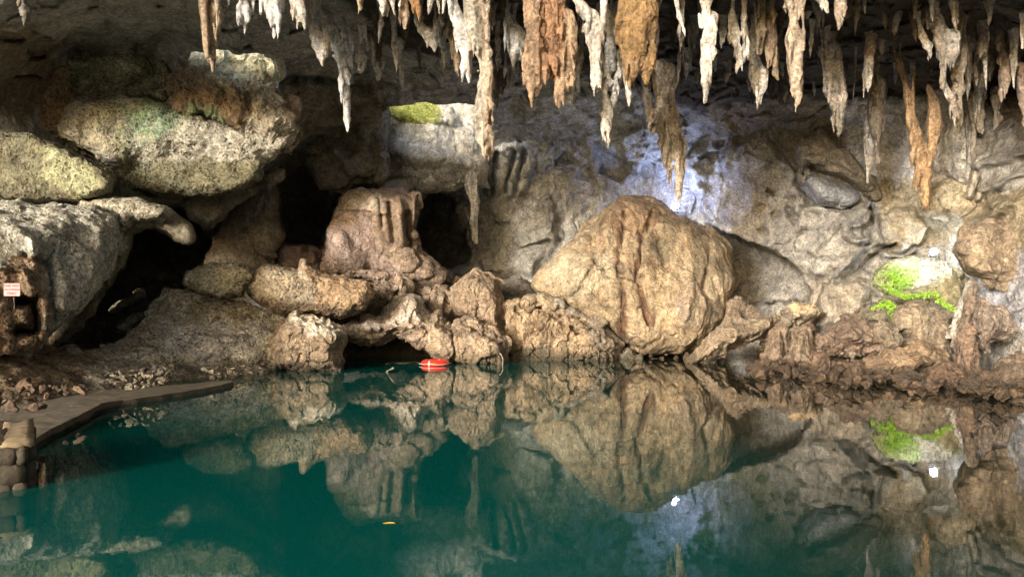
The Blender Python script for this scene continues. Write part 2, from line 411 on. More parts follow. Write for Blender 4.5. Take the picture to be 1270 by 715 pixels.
# ------------------------------------------------------------------ dripstone from spines (px, py, half width px)
CEIL = 8.1
def drip(name, label, spines, d=None, vox=.022, col=(.5, .48, .44), patches=(), cat=None, group=None, rootpy=None, flute=.55, up=True, mat='drip'):
    top = min(spines, key=lambda s: s[0][1])[0]
    if d is None: d = 14.3 if top[1] < 5 else F * (CEIL - EYE) / (YH - top[1]) - .35
    seed = (top[0] * 1.37 + top[1]) % 91
    segs = []
    # side drips: small spikes that hang off the wider stones
    extra = []
    if up:
        for s in spines:
            for (a, b) in zip(s[:-1], s[1:]):
                w_ = max(a[2], b[2])
                if w_ < 3.6: continue
                for _ in range(int((b[1] - a[1]) / 13 * min(2.2, w_ / 4.5)) + 1):
                    t = random.random(); x = a[0] + (b[0] - a[0]) * t; y = a[1] + (b[1] - a[1]) * t; ww = a[2] + (b[2] - a[2]) * t
                    sg_ = random.choice((-1, 1)); r0 = random.uniform(1., 2.1) * min(1.6, ww / 6 + .4); ln = random.uniform(7, 20) * min(1.5, ww / 6 + .3)
                    x0_ = x + sg_ * ww * random.uniform(.5, .95); extra.append([(x0_ - sg_ * r0, y - 4, r0 * .8), (x0_, y + ln * .35, r0), (x0_ + random.uniform(-1, 1), y + ln, .5)])
    spines = list(spines) + extra
    for si, s in enumerate(spines):
        dd = d + (0 if si == 0 else (random.random() - .65) * .3)
        pts = [(np.array(at(a, b, dd)), max(.012, c / F * dd)) for a, b, c in s]
        if up and s[0][1] < top[1] + 12:     # carry the root up into the ceiling
            p0, r0 = pts[0]; zt = CEIL + .35 if s[0][1] < 5 else p0[2] + .45
            pts.insert(0, (np.array([p0[0] + (random.random() - .5) * .1, p0[1], zt]), r0 * 1.5 + .06))
        # wobble
        q = []
        for (a, ra), (b, rb) in zip(pts[:-1], pts[1:]): segs.append((a, b, ra, rb))
    A = np.array([x[0] for x in segs] + [x[1] for x in segs]); rm = max(max(x[2], x[3]) for x in segs)
    lo = A.min(0) - rm * 1.5 - .04; hi = A.max(0) + rm * 1.5 + .04
    n = np.ceil((hi - lo) / vox).astype(int) + 1
    while n.prod() > 2.5e6: vox *= 1.15; n = np.ceil((hi - lo) / vox).astype(int) + 1
    ax = [lo[k] + np.arange(n[k]) * vox for k in range(3)]
    f = np.full(tuple(n), 9., np.float32); rr = np.full(tuple(n), .05, np.float32)
    for a, b, ra, rb in segs:
        r = max(ra, rb) * 1.6 + .1; l2 = np.minimum(a, b) - r; h2 = np.maximum(a, b) + r
        i0 = [max(0, int((l2[k] - lo[k]) / vox)) for k in range(3)]; i1 = [min(n[k], int((h2[k] - lo[k]) / vox) + 2) for k in range(3)]
        sl_ = tuple(slice(i0[k], i1[k]) for k in range(3))
        X, Y, Z = np.meshgrid(*[ax[k][i0[k]:i1[k]] for k in range(3)], indexing='ij')
        e = b - a; t = np.clip(((X - a[0]) * e[0] + (Y - a[1]) * e[1] + (Z - a[2]) * e[2]) / (e @ e), 0, 1)
        rad = ra + (rb - ra) * t
        dd = np.sqrt((X - a[0] - t * e[0]) ** 2 + ((Y - a[1] - t * e[1]) * 1.1) ** 2 + (Z - a[2] - t * e[2]) ** 2) - rad
        cur = f[sl_]; k = .05; h = np.clip(.5 + .5 * (cur - dd) / k, 0, 1)
        rr[sl_] = np.where(dd < cur, rad, rr[sl_]); f[sl_] = cur * (1 - h) + dd * h - k * h * (1 - h) * (cur < 5)
    band = np.abs(f) < rm * .9 + .04
    P = np.stack([ax[0][np.nonzero(band)[0]], ax[1][np.nonzero(band)[1]], ax[2][np.nonzero(band)[2]]], 1)
    r = rr[band]; fr = np.clip(.3 / max(.03, rm), 2.0, 7.0)
    f[band] += r * flute * (-1.0 * ridged(P, fr, 3, (1, 1, .16), seed) + .3) + r * .75 * fbm(P, fr * 1.1, 3, (1, 1, .42), seed + 4)
    f[0] = f[-1] = 1; f[:, 0] = f[:, -1] = 1; f[:, :, 0] = f[:, :, -1] = 1
    Pv, Q = surfnet(f, lo, vox)
    if len(Pv) == 0: print('EMPTY', label); return
    Pv, Q = largest(Pv, Q)
    # mineral streaks down the stone
    c = np.tile(np.array(col, np.float32), (len(Pv), 1))
    sN = fbm(Pv, 2.6, 3, (1, 1, .15), seed + 8)
    k = smooth01((sN - .2) / .35)[:, None] * .55; c = c * (1 - k) + np.array((.30, .21, .14)) * k
    if patches: 
        c2 = paint(Pv, (0, 0, 0), [(p[0], (1, 1, 1), p[2]) for p in patches[:1]], seed)[:, :1]; c = c * (1 - c2) + np.array(patches[0][1]) * c2
    ob = link_mesh(name, Pv, Q, M[mat], c, origin=(np.array([A[0][0], A[0][1], Pv[:, 2].max()])))
    return tag(ob, label, cat or name.replace('_', ' '), group)
# ------------------------------------------------------------------ cave wall and ceiling
TAN = (.275, .268, .245); BLUEG = (.44, .465, .52); CEILB = (.055, .047, .037); CEILL = (.31, .31, .29); BROWN = (.27, .17, .10)
PINK = (.36, .27, .235); ORANGE = (.36, .22, .12)
def ceil_y(py): return F * (CEIL - EYE) / (YH - py)
ctrl = [(px, py, ceil_y(py)) for px in (520, 700, 900, 1100, 1270, 1690) for py in (-70, 0, 60, 110)]
ctrl += [(-420, -70, 13.5), (-420, 100, 16), (-420, 300, 16.5), (-420, 485, 16.5), (-200, -70, 13.8), (-200, 200, 17.2), (-200, 485, 17.2), (0, -70, 12), (200, -70, 13), (350, -70, 13.5),
 (0, 0, 13.5), (100, 0, 14.5), (200, 0, 15), (300, 0, 15.5), (400, 0, 15.5), (0, 60, 16.5), (100, 60, 19.8), (200, 50, 19.6), (300, 55, 17.6), (400, 50, 18.2), (0, 120, 18.2), (100, 120, 20.5), (200, 110, 20.4), (60, 165, 19.6), (100, 205, 20.4), (160, 240, 21),
 (340, 110, 22), (400, 100, 22.5), (460, 100, 22.5), (440, 122, 23.0), (500, 122, 22.3), (560, 122, 22.3), (0, 180, 18.3), (0, 300, 20), (60, 420, 19), (0, 440, 17), (150, 262, 23), (200, 300, 29), (120, 380, 26), (200, 420, 24), (250, 260, 29), (250, 200, 21.3), (330, 190, 22),
 (380, 190, 25.5), (440, 190, 26), (470, 230, 27), (380, 270, 31), (330, 330, 27), (420, 300, 31), (500, 330, 27), (540, 240, 29), (545, 310, 33), (575, 330, 28.8), (500, 180, 28), (560, 180, 28),
 (620, 170, 26.5), (700, 150, 25), (620, 250, 28.5), (620, 340, 28.8), (650, 400, 28), (600, 450, 28.5), (450, 430, 26), (520, 430, 26.5), (300, 440, 24), (700, 230, 27.5), (720, 340, 27.5), (790, 180, 25.5), (800, 240, 27), (800, 420, 27), (870, 180, 24.8), (860, 250, 26.3),
 (900, 220, 25.4), (950, 170, 24), (960, 260, 24.6), (900, 300, 25.5), (950, 350, 25.2), (1000, 300, 23.8), (1000, 370, 23.2), (940, 410, 24), (1000, 440, 23), (1040, 200, 23.5), (1050, 300, 22.8), (1050, 360, 21.8), (1080, 440, 21), (1110, 240, 22.5),
 (1120, 290, 22.3), (1140, 340, 23), (1160, 290, 22), (1200, 330, 21), (1180, 400, 20.5), (1200, 460, 19.5), (1140, 160, 22), (1200, 180, 20.5), (1200, 250, 20.5), (1270, 150, 19), (1270, 250, 18.3), (1270, 350, 18), (1270, 460, 17.5),
 (1400, 150, 16.5), (1400, 300, 16), (1400, 480, 15.5), (1690, 150, 13), (1690, 300, 13), (1690, 485, 13)]
wall_ev = rbf(ctrl)
def axis(segs):
    a = []
    for s, e, st in segs: a += list(np.arange(s, e, st))
    return np.array(a, np.float32)
US = axis([(-420, -40, 9), (-40, 1310, 1.9), (1310, 1690, 9)]); VS = axis([(-70, -12, 7), (-12, 470, 1.9), (470, 500, 5)])
U, V = np.meshgrid(US, VS)
D = wall_ev(U, V)
def wmark(pl, hw, amp): 
    global D; D -= amp * np.exp(-(line_dist(pl, U, V) / hw) ** 2)
def wplate(poly, soft, amp, gx=0, gy=0):
    global D
    P3 = np.stack([U.ravel(), V.ravel(), np.zeros(U.size)], 1)
    s = poly_sdf(poly, U, V) + (fbm(P3, 1 / 14., 3, seed=len(poly)) * 3).reshape(U.shape)
    c = np.mean(poly, 0); D -= (amp + gx * (U - c[0]) + gy * (V - c[1])) * smooth01(s / soft + .5)
# forms of the wall: plates stand out (+) or are hollow (-)
wplate([(885, 288), (915, 293), (960, 312), (992, 335), (1003, 362), (996, 374), (925, 376), (900, 362), (905, 320)], 5, -1.9)
wplate([(905, 378), (1000, 374), (1010, 392), (925, 405)], 8, -.8)
wplate([(850, 200), (880, 180), (950, 175), (985, 210), (1000, 250), (1050, 262), (1080, 290), (1060, 330), (1010, 345), (960, 312), (895, 290), (870, 270)], 12, .55)
wplate([(868, 182), (915, 170), (925, 178), (880, 203)], 4, -.25)
wmark([(868, 200), (890, 188), (918, 178)], 2, -.35)
for x, y in ((957, 240), (975, 262), (1000, 255), (984, 270), (960, 268), (938, 262), (1012, 265), (996, 290), (980, 246), (945, 285), (1020, 290)): wplate([(x - 7, y), (x, y - 4), (x + 8, y - 2), (x + 4, y + 4)], 3, -.35)
wmark([(1010, 310), (1030, 280), (1062, 265)], 6, .4)
wplate([(1040, 262), (1078, 258), (1082, 300), (1060, 302), (1042, 290)], 4, .5); wplate([(1055, 280), (1076, 279), (1076, 296), (1062, 297)], 3, -.5)
wmark([(1078, 245), (1080, 290)], 2.5, -.7)
wmark([(1050, 345), (1080, 320), (1110, 300)], 3, -.7); wmark([(1035, 350), (1070, 310), (1090, 300)], 3, .4)
wplate([(1020, 355), (1060, 350), (1075, 358), (1070, 385), (1045, 410), (1010, 400)], 6, .6)
wplate([(1090, 262), (1130, 255), (1150, 285), (1140, 305), (1110, 310), (1092, 290)], 10, .6)
wmark([(1085, 312), (1120, 316), (1150, 308)], 4, .35)
wmark([(1210, 210), (1270, 190)], 5, .4); wmark([(1215, 235), (1270, 215)], 4, .35); wmark([(1200, 275), (1240, 262), (1270, 235)], 6, .5); wmark([(1230, 250), (1245, 240)], 4, .4)
wplate([(600, 190), (625, 178), (650, 180), (665, 200), (650, 240), (620, 250), (600, 240)], 8, .5)
for x in (612, 632, 644): wmark([(x + 4, 190), (x - 2, 238)], 3, -.7)
wplate([(575, 250), (640, 240), (690, 250), (690, 300), (660, 340), (600, 340), (580, 300)], 18, .7)
wmark([(530, 305), (560, 330), (600, 352), (640, 360)], 7, .5)
wplate([(648, 112), (745, 112), (800, 150), (850, 190), (830, 215), (760, 185), (700, 160), (650, 150)], 10, .5)
wplate([(735, 180), (760, 190), (785, 205), (770, 225), (745, 215)], 4, -.8); wplate([(685, 193), (705, 190), (712, 200), (690, 205)], 3, -.5)
wplate([(770, 165), (795, 150), (805, 185), (790, 218), (775, 205)], 5, .6)
wplate([(345, 108), (400, 100), (470, 112), (480, 140), (478, 190), (470, 220), (430, 225), (400, 205), (365, 190), (352, 150)], 14, .9)
wplate([(340, 225), (375, 205), (405, 222), (425, 240), (405, 285), (390, 305), (345, 300)], 6, -3.2)
wplate([(520, 250), (545, 238), (562, 250), (575, 290), (582, 320), (560, 335), (535, 320), (518, 285)], 5, -3.2)
wplate([(555, 258), (575, 252), (585, 270), (578, 290), (560, 285)], 5, .9)
wplate([(60, 270), (140, 250), (230, 262), (260, 300), (230, 350), (200, 400), (150, 432), (60, 430)], 10, -4)
for pl in ([(6, 52), (30, 48)], [(38, 71), (56, 70)], [(26, 90), (50, 95)], [(275, 38), (292, 37)], [(304, 57), (314, 56)], [(362, 34), (378, 33)]): wmark(pl, 2.4, -.5)
wplate([(108, 2), (122, 0), (122, 12), (112, 14)], 4, -.5); wplate([(194, 0), (208, 0), (206, 9), (196, 9)], 4, -.5)
wmark([(95, 20), (128, 20), (140, 38), (160, 48)], 5, -.3)
du, dv = np.gradient(D, axis=1), np.gradient(D, axis=0)
dirn = np.stack([(U - CX) / F, np.ones_like(U), (YH - V) / F], -1); dn = dirn / np.linalg.norm(dirn, axis=-1, keepdims=True)
P = (dirn * D[..., None]).reshape(-1, 3) + np.array([0, 0, EYE])
u, v = U.ravel(), V.ravel()
dnf = dn.reshape(-1, 3)
def inside(poly, soft): return smooth01(poly_sdf(poly, u, v) / soft + .5)
fl = np.maximum(inside([(590, 120), (760, 115), (850, 160), (870, 215), (870, 300), (700, 330), (660, 250), (600, 240)], 20), inside([(1030, 120), (1210, 120), (1215, 230), (1150, 250), (1040, 250)], 25))
fl = np.maximum(fl, .7 * inside([(1200, 320), (1400, 330), (1400, 430), (1240, 400)], 20))
right = smooth01((u - 500) / 120)
ceilm = smooth01((150 - v + .03 * (u - 800)) / 50) * right
rough = np.maximum(ceilm * .9, inside([(430, 90), (620, 60), (640, 130), (440, 140)], 30))
disp = .20 * fbm(P, .55, 4, seed=1) + .10 * fbm(P, 2.2, 3, seed=2) * (1 + rough)
disp += fl * (.14 * ridged(P, 1.6, 3, (1, 1, .25), 4) + .13 * ridged(P, 3.6, 3, (1, 1, .3), 5) + .05 * fbm(P, 6, 2, (1, 1, .45), 6))
disp += rough * .35 * ridged(P, 1.1, 3, (1, 1, .35), 9)
disp += (1 - fl) * relief(P, 'wall', 11) * (1 + .6 * rough) + fl * .5 * relief(P, 'crag', 3)
P = P - dnf * disp[:, None]
vv = np.stack([fbm(P, .9, 3, seed=21), fbm(P, .9, 3, seed=22), fbm(P, .9, 3, seed=23)], 1); P = P + vv * .16
P[:, 2] = np.maximum(P[:, 2], -1.2)
EL = (300, 92, 60, 26)
wall_patches = [
 ([(560, 100), (760, 100), (900, 170), (910, 260), (890, 310), (560, 350), (560, 200)], BLUEG, 25),  # blue lamp's cast on the wall, painted in as blue grey
 ([(470, 60), (620, 60), (620, 140), (430, 140)], (.34, .345, .35), 20),
 ([(560, 240), (690, 250), (700, 330), (640, 400), (560, 340)], (.30, .30, .27), 25),
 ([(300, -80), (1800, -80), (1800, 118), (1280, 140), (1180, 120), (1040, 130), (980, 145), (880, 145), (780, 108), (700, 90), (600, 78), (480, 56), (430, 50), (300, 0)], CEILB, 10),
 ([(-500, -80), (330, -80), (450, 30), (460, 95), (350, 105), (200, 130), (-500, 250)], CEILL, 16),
 ([(880, 130), (1020, 120), (1070, 200), (1050, 260), (1000, 230), (960, 170), (885, 175)], (.2, .17, .115), 10),
 ([(1035, 125), (1150, 125), (1150, 210), (1105, 250), (1050, 200)], (.5, .5, .48), 8),
 ([(1150, 110), (1210, 115), (1200, 225), (1150, 225)], (.46, .45, .42), 8),
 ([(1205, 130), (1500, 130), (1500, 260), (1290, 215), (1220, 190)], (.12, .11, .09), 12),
 ([(1090, 225), (1400, 240), (1400, 330), (1200, 290), (1110, 310)], (.28, .24, .155), 14),
 ([(1000, 345), (1070, 345), (1080, 400), (1010, 400)], (.28, .25, .2), 8),
 ([(1205, 320), (1500, 320), (1500, 430), (1230, 400)], (.32, .34, .4), 12),
 ([(340, 100), (480, 110), (480, 230), (345, 230)], (.22, .19, .13), 12),
 ([(80, 60), (200, 50), (200, 130), (80, 130)], (.15, .155, .09), 14),
 ((25, 95, 60, 60), (.17, .13, .085), 20),
 ([(720, 190), (740, 180), (745, 215), (722, 215)], (.36, .33, .16), 8, .6),
]
nU, nV = len(US), len(VS)
ii = (np.arange(nV - 1)[:, None] * nU + np.arange(nU - 1)[None]).ravel()
Q = np.stack([ii, ii + nU, ii + nU + 1, ii + 1], 1)
# two shafts open to the sky just behind the lip of the ceiling
SH1 = [(482, 129), (598, 129), (600, 205), (560, 212), (484, 210)]
SH2 = [(236, 64), (338, 66), (345, 120), (300, 150), (240, 120)]
uc, vc = U.ravel()[Q[:, 0]], V.ravel()[Q[:, 0]]
cut = np.maximum(poly_sdf(SH1, uc, vc), poly_sdf(SH2, uc, vc)) > 0
Q = Q[~cut]
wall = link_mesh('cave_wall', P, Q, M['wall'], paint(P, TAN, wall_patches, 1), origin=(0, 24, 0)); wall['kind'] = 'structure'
print('wall', time.time() - T0)

def sheet(name, fn, na, nb, mat, col, **kw):
    A, B = np.meshgrid(np.linspace(0, 1, na), np.linspace(0, 1, nb)); Pp = fn(A.ravel(), B.ravel())

    i = (np.arange(nb - 1)[:, None] * na + np.arange(na - 1)[None]).ravel()
    q = np.stack([i, i + 1, i + na + 1, i + na], 1)
    o = link_mesh(name, Pp, q, mat, np.tile(np.array(col, np.float32), (len(Pp), 1)), **kw); o['kind'] = 'structure'; return o
def ceil_fn(a, b):
    p = np.stack([-19 + 38 * a, -5 + 21.6 * b, np.full(a.shape, CEIL)], 1)
    p[:, 2] += .35 * fbm(p, .5, 3, seed=31) + .35 * smooth01((p[:, 1] - 13) / 3.) + .30 * np.maximum(0, 13.5 - p[:, 1]) ; return p  # unseen front part slopes up so the low sun reaches inside
def side(x0, y0, x1, y1, z0=-1.2, z1=14.5):
    def fn(a, b):
        p = np.stack([x0 + (x1 - x0) * a, y0 + (y1 - y0) * a, z0 + (z1 - z0) * b], 1); n = fbm(p, .45, 4, seed=x0 + 40) * .6
        p[:, 0] += n; p[:, 1] += n; return p
    return fn
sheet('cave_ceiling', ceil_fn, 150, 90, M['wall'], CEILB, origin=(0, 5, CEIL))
sheet('cave_wall', side(14.8, 14, 17, -5), 90, 60, M['wall'], TAN, origin=(16, 5, 0))
sheet('cave_wall', side(17.5, -5, 6, -6), 90, 60, M['wall'], TAN, origin=(7, -5, 0))  # unseen back wall, cut short so light enters from the left
# unseen ground, pale to bounce light in, outside the mouth and under the photographer
gm = plain('pale_bounce_ground', (.45, .4, .31), .95, bump=.05, bscale=3)
def gfn(a, b):
    p = np.stack([-260 + 520 * a, -260 + 261.6 * b, np.full(a.shape, .12)], 1); p[:, 2] += .05 * fbm(p, .4, 3, seed=51); return p
sheet('ground', gfn, 120, 120, gm, (.3, .3, .3), origin=(0, -10, 0))

# ------------------------------------------------------------------ water
def water_mat():
    m = bpy.data.materials.new('still_turquoise_water'); m.use_nodes = True; nt = m.node_tree; b = nt.nodes['Principled BSDF']; L = nt.links.new
    geo = nt.nodes.new('ShaderNodeNewGeometry'); sep = nt.nodes.new('ShaderNodeSeparateXYZ'); L(geo.outputs['Position'], sep.inputs[0])
    # turquoise in the middle, darker green towards the left shore, dark brown on the right
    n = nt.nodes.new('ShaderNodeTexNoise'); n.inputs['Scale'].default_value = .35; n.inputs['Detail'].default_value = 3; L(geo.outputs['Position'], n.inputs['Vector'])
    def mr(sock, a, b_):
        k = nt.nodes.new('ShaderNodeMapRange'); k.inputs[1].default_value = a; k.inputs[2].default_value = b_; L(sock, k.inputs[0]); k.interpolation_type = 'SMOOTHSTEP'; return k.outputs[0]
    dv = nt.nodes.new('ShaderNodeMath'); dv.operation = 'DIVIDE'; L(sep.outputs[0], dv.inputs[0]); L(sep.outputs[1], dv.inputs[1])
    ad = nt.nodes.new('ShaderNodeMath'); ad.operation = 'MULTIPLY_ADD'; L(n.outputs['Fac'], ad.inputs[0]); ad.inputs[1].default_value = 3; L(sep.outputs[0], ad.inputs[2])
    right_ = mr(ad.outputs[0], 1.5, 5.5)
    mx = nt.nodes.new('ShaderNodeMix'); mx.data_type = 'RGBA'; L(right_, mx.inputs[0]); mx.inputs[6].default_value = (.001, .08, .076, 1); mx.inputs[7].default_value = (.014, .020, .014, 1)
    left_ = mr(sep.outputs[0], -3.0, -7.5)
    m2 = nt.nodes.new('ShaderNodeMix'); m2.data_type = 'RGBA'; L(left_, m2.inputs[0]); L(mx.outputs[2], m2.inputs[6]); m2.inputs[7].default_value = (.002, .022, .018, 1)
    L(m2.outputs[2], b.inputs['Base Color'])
    b.inputs['Roughness'].default_value = .015; b.inputs['IOR'].default_value = 1.36
    w1 = nt.nodes.new('ShaderNodeTexNoise'); w1.inputs['Scale'].default_value = 1.6; w1.inputs['Detail'].default_value = 4; L(geo.outputs['Position'], w1.inputs['Vector'])
    bp = nt.nodes.new('ShaderNodeBump'); bp.inputs['Distance'].default_value = .0012; bp.inputs['Strength'].default_value = 1; L(w1.outputs['Fac'], bp.inputs['Height']); L(bp.outputs[0], b.inputs['Normal'])
    return m
wx = [-40, 40]; wy = [1.2, 45]
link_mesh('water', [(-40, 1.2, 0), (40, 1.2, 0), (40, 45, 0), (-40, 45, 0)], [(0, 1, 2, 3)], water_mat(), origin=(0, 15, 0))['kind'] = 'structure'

# ------------------------------------------------------------------ rocks
RG = 'rocks and boulders around the pool'
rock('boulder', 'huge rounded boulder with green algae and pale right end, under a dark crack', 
 [(72, 160), (80, 130), (96, 122), (120, 125), (150, 119), (185, 121), (210, 131), (250, 144), (300, 160), (345, 165), (368, 172), (345, 190), (326, 206), (325, 222), (300, 236), (250, 247), (205, 246), (165, 237), (135, 212), (118, 192), (95, 180), (75, 170)], 20.1, 1.0, 12, 1.8, profile=.3,
 amp=.2, mat='pitted', col=(.32, .32, .26), jag=1.5, vox=.05,
 marks=[([(150, 225), (165, 215), (180, 200), (215, 196), (262, 196), (292, 204), (325, 200), (330, 260), (150, 260)], 22, -.55)],
 patches=[((185, 150, 50, 30), (.17, .33, .19), 22, .75), ((290, 175, 85, 34), (.46, .46, .40), 20), ((120, 160, 40, 30), (.33, .29, .17), 14, .6), ([(150, 200), (340, 200), (330, 260), (140, 260)], (.17, .17, .1), 10)])  # pale right end is a patch of light painted in
rock('boulder', 'brown and orange rock mass with a top painted bright for sunlight above the mossy boulder', 
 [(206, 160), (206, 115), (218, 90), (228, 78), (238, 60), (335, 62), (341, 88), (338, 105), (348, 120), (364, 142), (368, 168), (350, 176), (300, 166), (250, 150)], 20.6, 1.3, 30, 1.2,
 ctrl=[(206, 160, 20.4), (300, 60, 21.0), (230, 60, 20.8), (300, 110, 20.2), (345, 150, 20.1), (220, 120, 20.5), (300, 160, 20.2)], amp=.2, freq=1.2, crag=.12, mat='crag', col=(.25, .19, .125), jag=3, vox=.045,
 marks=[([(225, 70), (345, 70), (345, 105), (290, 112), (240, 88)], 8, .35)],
 patches=[([(232, 55), (338, 55), (345, 100), (320, 104), (300, 118), (276, 105), (240, 84)], (.6, .56, .32), 8), ([(240, 105), (300, 130), (300, 165), (215, 150), (215, 110)], (.27, .18, .1), 14, .8), ([(318, 108), (345, 108), (366, 150), (360, 178), (300, 165)], (.5, .45, .38), 10), ((255, 145, 25, 14), (.16, .3, .15), 10, .7)])  # pale yellow patch is the sunlit spot, painted into the colour
rock('boulder', 'olive hollowed bulge of rock above the long dark crack, upper left', 
 [(40, 165), (44, 100), (66, 62), (105, 46), (160, 42), (196, 56), (210, 85), (208, 128), (185, 120), (150, 128), (120, 132), (100, 130), (90, 140), (80, 170)], 20.3, .9, 10, 1.8, profile=.3, amp=.12, mat='pitted', col=(.25, .255, .16), jag=2,
 marks=[([(85, 62), (150, 48), (190, 62), (195, 100), (150, 112), (100, 100)], 14, -.6)], patches=[((60, 120, 34, 40), (.26, .17, .08), 12)])
rock('boulder', 'flat wedge of rock jutting in at the left edge, above the sign and the pale cliff', 
 [(-90, 168), (0, 162), (40, 168), (70, 180), (100, 195), (130, 210), (143, 225), (136, 238), (110, 246), (60, 250), (-90, 250)], 17.8, .8, 12, 2, profile=.3, amp=.16, mat='pitted', col=(.16, .16, .10), jag=1.5, patches=[([(40, 185), (70, 185), (100, 200), (136, 225), (130, 240), (90, 240), (50, 215)], (.30, .32, .18), 10)])  # yellow green patch paints in the lit right part
rock('rock', 'smooth dark olive rock wedged under the left part of the great mossy boulder',
 [(64, 168), (95, 180), (120, 192), (140, 212), (168, 236), (190, 246), (180, 256), (140, 250), (132, 240), (145, 226), (130, 208), (98, 192)], 20.4, .5, 8, 1.6, profile=.3, amp=.1, mat='wall', col=(.17, .165, .11))
rock('rock', 'dark grey angular block under the right part of the great mossy boulder',
 [(225, 246), (255, 234), (300, 226), (330, 214), (352, 210), (350, 226), (335, 234), (310, 238), (290, 252), (262, 282), (235, 268)], 21.5, .6, 9, 1.6, profile=.3, amp=.14, mat='wall', col=(.19, .17, .13))
rock('rock', 'brown grey rock mass with a short drip fringe left of the sunlit face',
 [(345, 120), (400, 106), (450, 112), (480, 128), (482, 200), (474, 226), (440, 222), (425, 236), (398, 232), (384, 210), (362, 190), (350, 160)], 24.6, .7, 14, 2.0, profile=.3, amp=.2, crag=.06, mat='wall', col=(.2, .175, .13), marks=[([(400, 170), (425, 200), (440, 222)], 6, .3), ([(430, 130), (436, 180)], 8, -.3)])
rock('cliff', 'pale grey pitted cliff behind the small sign at the left edge', 
 [(-120, 252), (0, 252), (60, 256), (120, 254), (150, 262), (150, 300), (140, 332), (120, 362), (90, 392), (64, 412), (46, 436), (20, 446), (-120, 450)], 16, 1.4, 30, 2.2,
 ctrl=[(-120, 252, 13.8), (-120, 450, 13.2), (0, 252, 16), (0, 440, 14.2), (150, 255, 17.8), (140, 330, 16.8), (60, 420, 15), (50, 300, 15.6)], amp=.22, freq=1., flute=.10, ff=2.2, mat='pitted', col=(.37, .385, .35), jag=3, vox=.045, fine=.04,
 marks=[([(20, 375), (42, 372), (45, 410), (22, 412)], 6, -1.3), ([(34, 318), (62, 330), (66, 400)], 7, -.35), ([(0, 330), (30, 335), (40, 365), (44, 410), (60, 425)], 4, .35), ([(0, 275), (40, 300), (40, 330)], 6, .3)],
 patches=[([(20, 320), (45, 320), (60, 410), (44, 440), (-20, 440), (-20, 340)], (.26, .18, .11), 10)])
rock('ledge', 'pale overhanging shelf on top of the cliff beside the black hollow', 
 [(100, 250), (140, 246), (175, 248), (206, 256), (214, 263), (200, 272), (165, 274), (152, 290), (140, 272), (110, 268)], 17.6, .9, 14, 1.2, amp=.1, crag=.05, mat='pitted', col=(.36, .35, .28), jag=2)
rock('rock', 'dark ridge hanging under the shelf down to the black hollow', 
 [(150, 268), (205, 262), (232, 280), (240, 300), (215, 296), (190, 285), (165, 290), (155, 330), (130, 360), (100, 400), (60, 430), (95, 385), (135, 325)], 17.9, .5, 12, 1.3, amp=.1, mat='wall', col=(.19, .17, .12))
rock('rock_column', 'dull brown rock pillar between the two black hollows', 
 [(248, 345), (255, 315), (268, 290), (284, 262), (300, 240), (312, 232), (338, 228), (346, 250), (344, 272), (352, 292), (342, 312), (346, 345), (300, 350)], 24, .9, 22, 1, amp=.16, flute=.06, mat='wall', col=(.23, .19, .12), patches=[((315, 250, 30, 25), (.28, .25, .2), 10)])
rock('rock', 'low reddish rock shelf under the second black hollow', [(340, 300), (360, 298), (395, 308), (402, 330), (400, 345), (340, 340)], 24.5, .7, 16, 1, amp=.12, mat='wall', col=(.2, .14, .1))
rock('rock', 'dark slanted boulder lying inside the big black hollow at left', [(134, 385), (150, 372), (172, 360), (178, 365), (160, 380), (140, 388)], 19.5, .4, 9, .5, amp=.06, mat='wall', col=(.15, .14, .09))
rock('rock', 'hidden grey rock low inside the big black hollow at left', [(145, 405), (158, 396), (175, 388), (178, 394), (160, 408)], 19.2, .3, 8, .4, amp=.06, mat='wall', col=(.15, .14, .1))
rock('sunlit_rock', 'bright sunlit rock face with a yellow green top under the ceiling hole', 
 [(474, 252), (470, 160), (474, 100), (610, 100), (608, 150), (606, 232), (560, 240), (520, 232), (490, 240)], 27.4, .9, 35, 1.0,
 ctrl=[(480, 100, 27.9), (600, 100, 28.1), (480, 225, 27.2), (600, 225, 27.6), (530, 170, 27.1)], amp=.22, freq=1.1, mat='wall', col=(.5, .46, .40), jag=2, vox=.05,  # pale colour stands in for sun that falls short of this face
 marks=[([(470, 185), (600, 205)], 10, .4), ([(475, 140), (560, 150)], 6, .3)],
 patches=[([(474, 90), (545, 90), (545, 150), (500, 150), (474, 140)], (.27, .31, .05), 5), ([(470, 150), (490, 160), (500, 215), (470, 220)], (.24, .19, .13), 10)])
rock('rock_block', 'pinkish stalagmite block with hanging drapery standing mid left', 
 [(397, 338), (398, 312), (406, 288), (413, 262), (424, 240), (436, 232), (470, 234), (500, 236), (520, 240), (522, 256), (516, 285), (522, 312), (548, 335), (566, 352), (500, 356), (450, 348)], 24, 1.1, 26, 1.4, amp=.15, flute=.07, ff=1.8, mat='boulder', col=PINK, jag=2.5, vox=.045,
 marks=[([(482, 252), (485, 275), (488, 300)], 3, -.3), ([(504, 266), (507, 285), (508, 305)], 4, -.45), ([(470, 246), (474, 280)], 2.5, -.15), ([(496, 245), (497, 270), (496, 300)], 4, .2), ([(516, 240), (514, 290)], 4, .2), ([(405, 262), (440, 262), (480, 268)], 2, -.15), ([(410, 285), (445, 330)], 10, .3)],
 patches=[([(455, 240), (530, 240), (570, 360), (500, 360), (470, 300)], (.27, .2, .14), 14), ([(397, 230), (470, 230), (470, 262), (400, 262)], (.37, .31, .23), 10)])
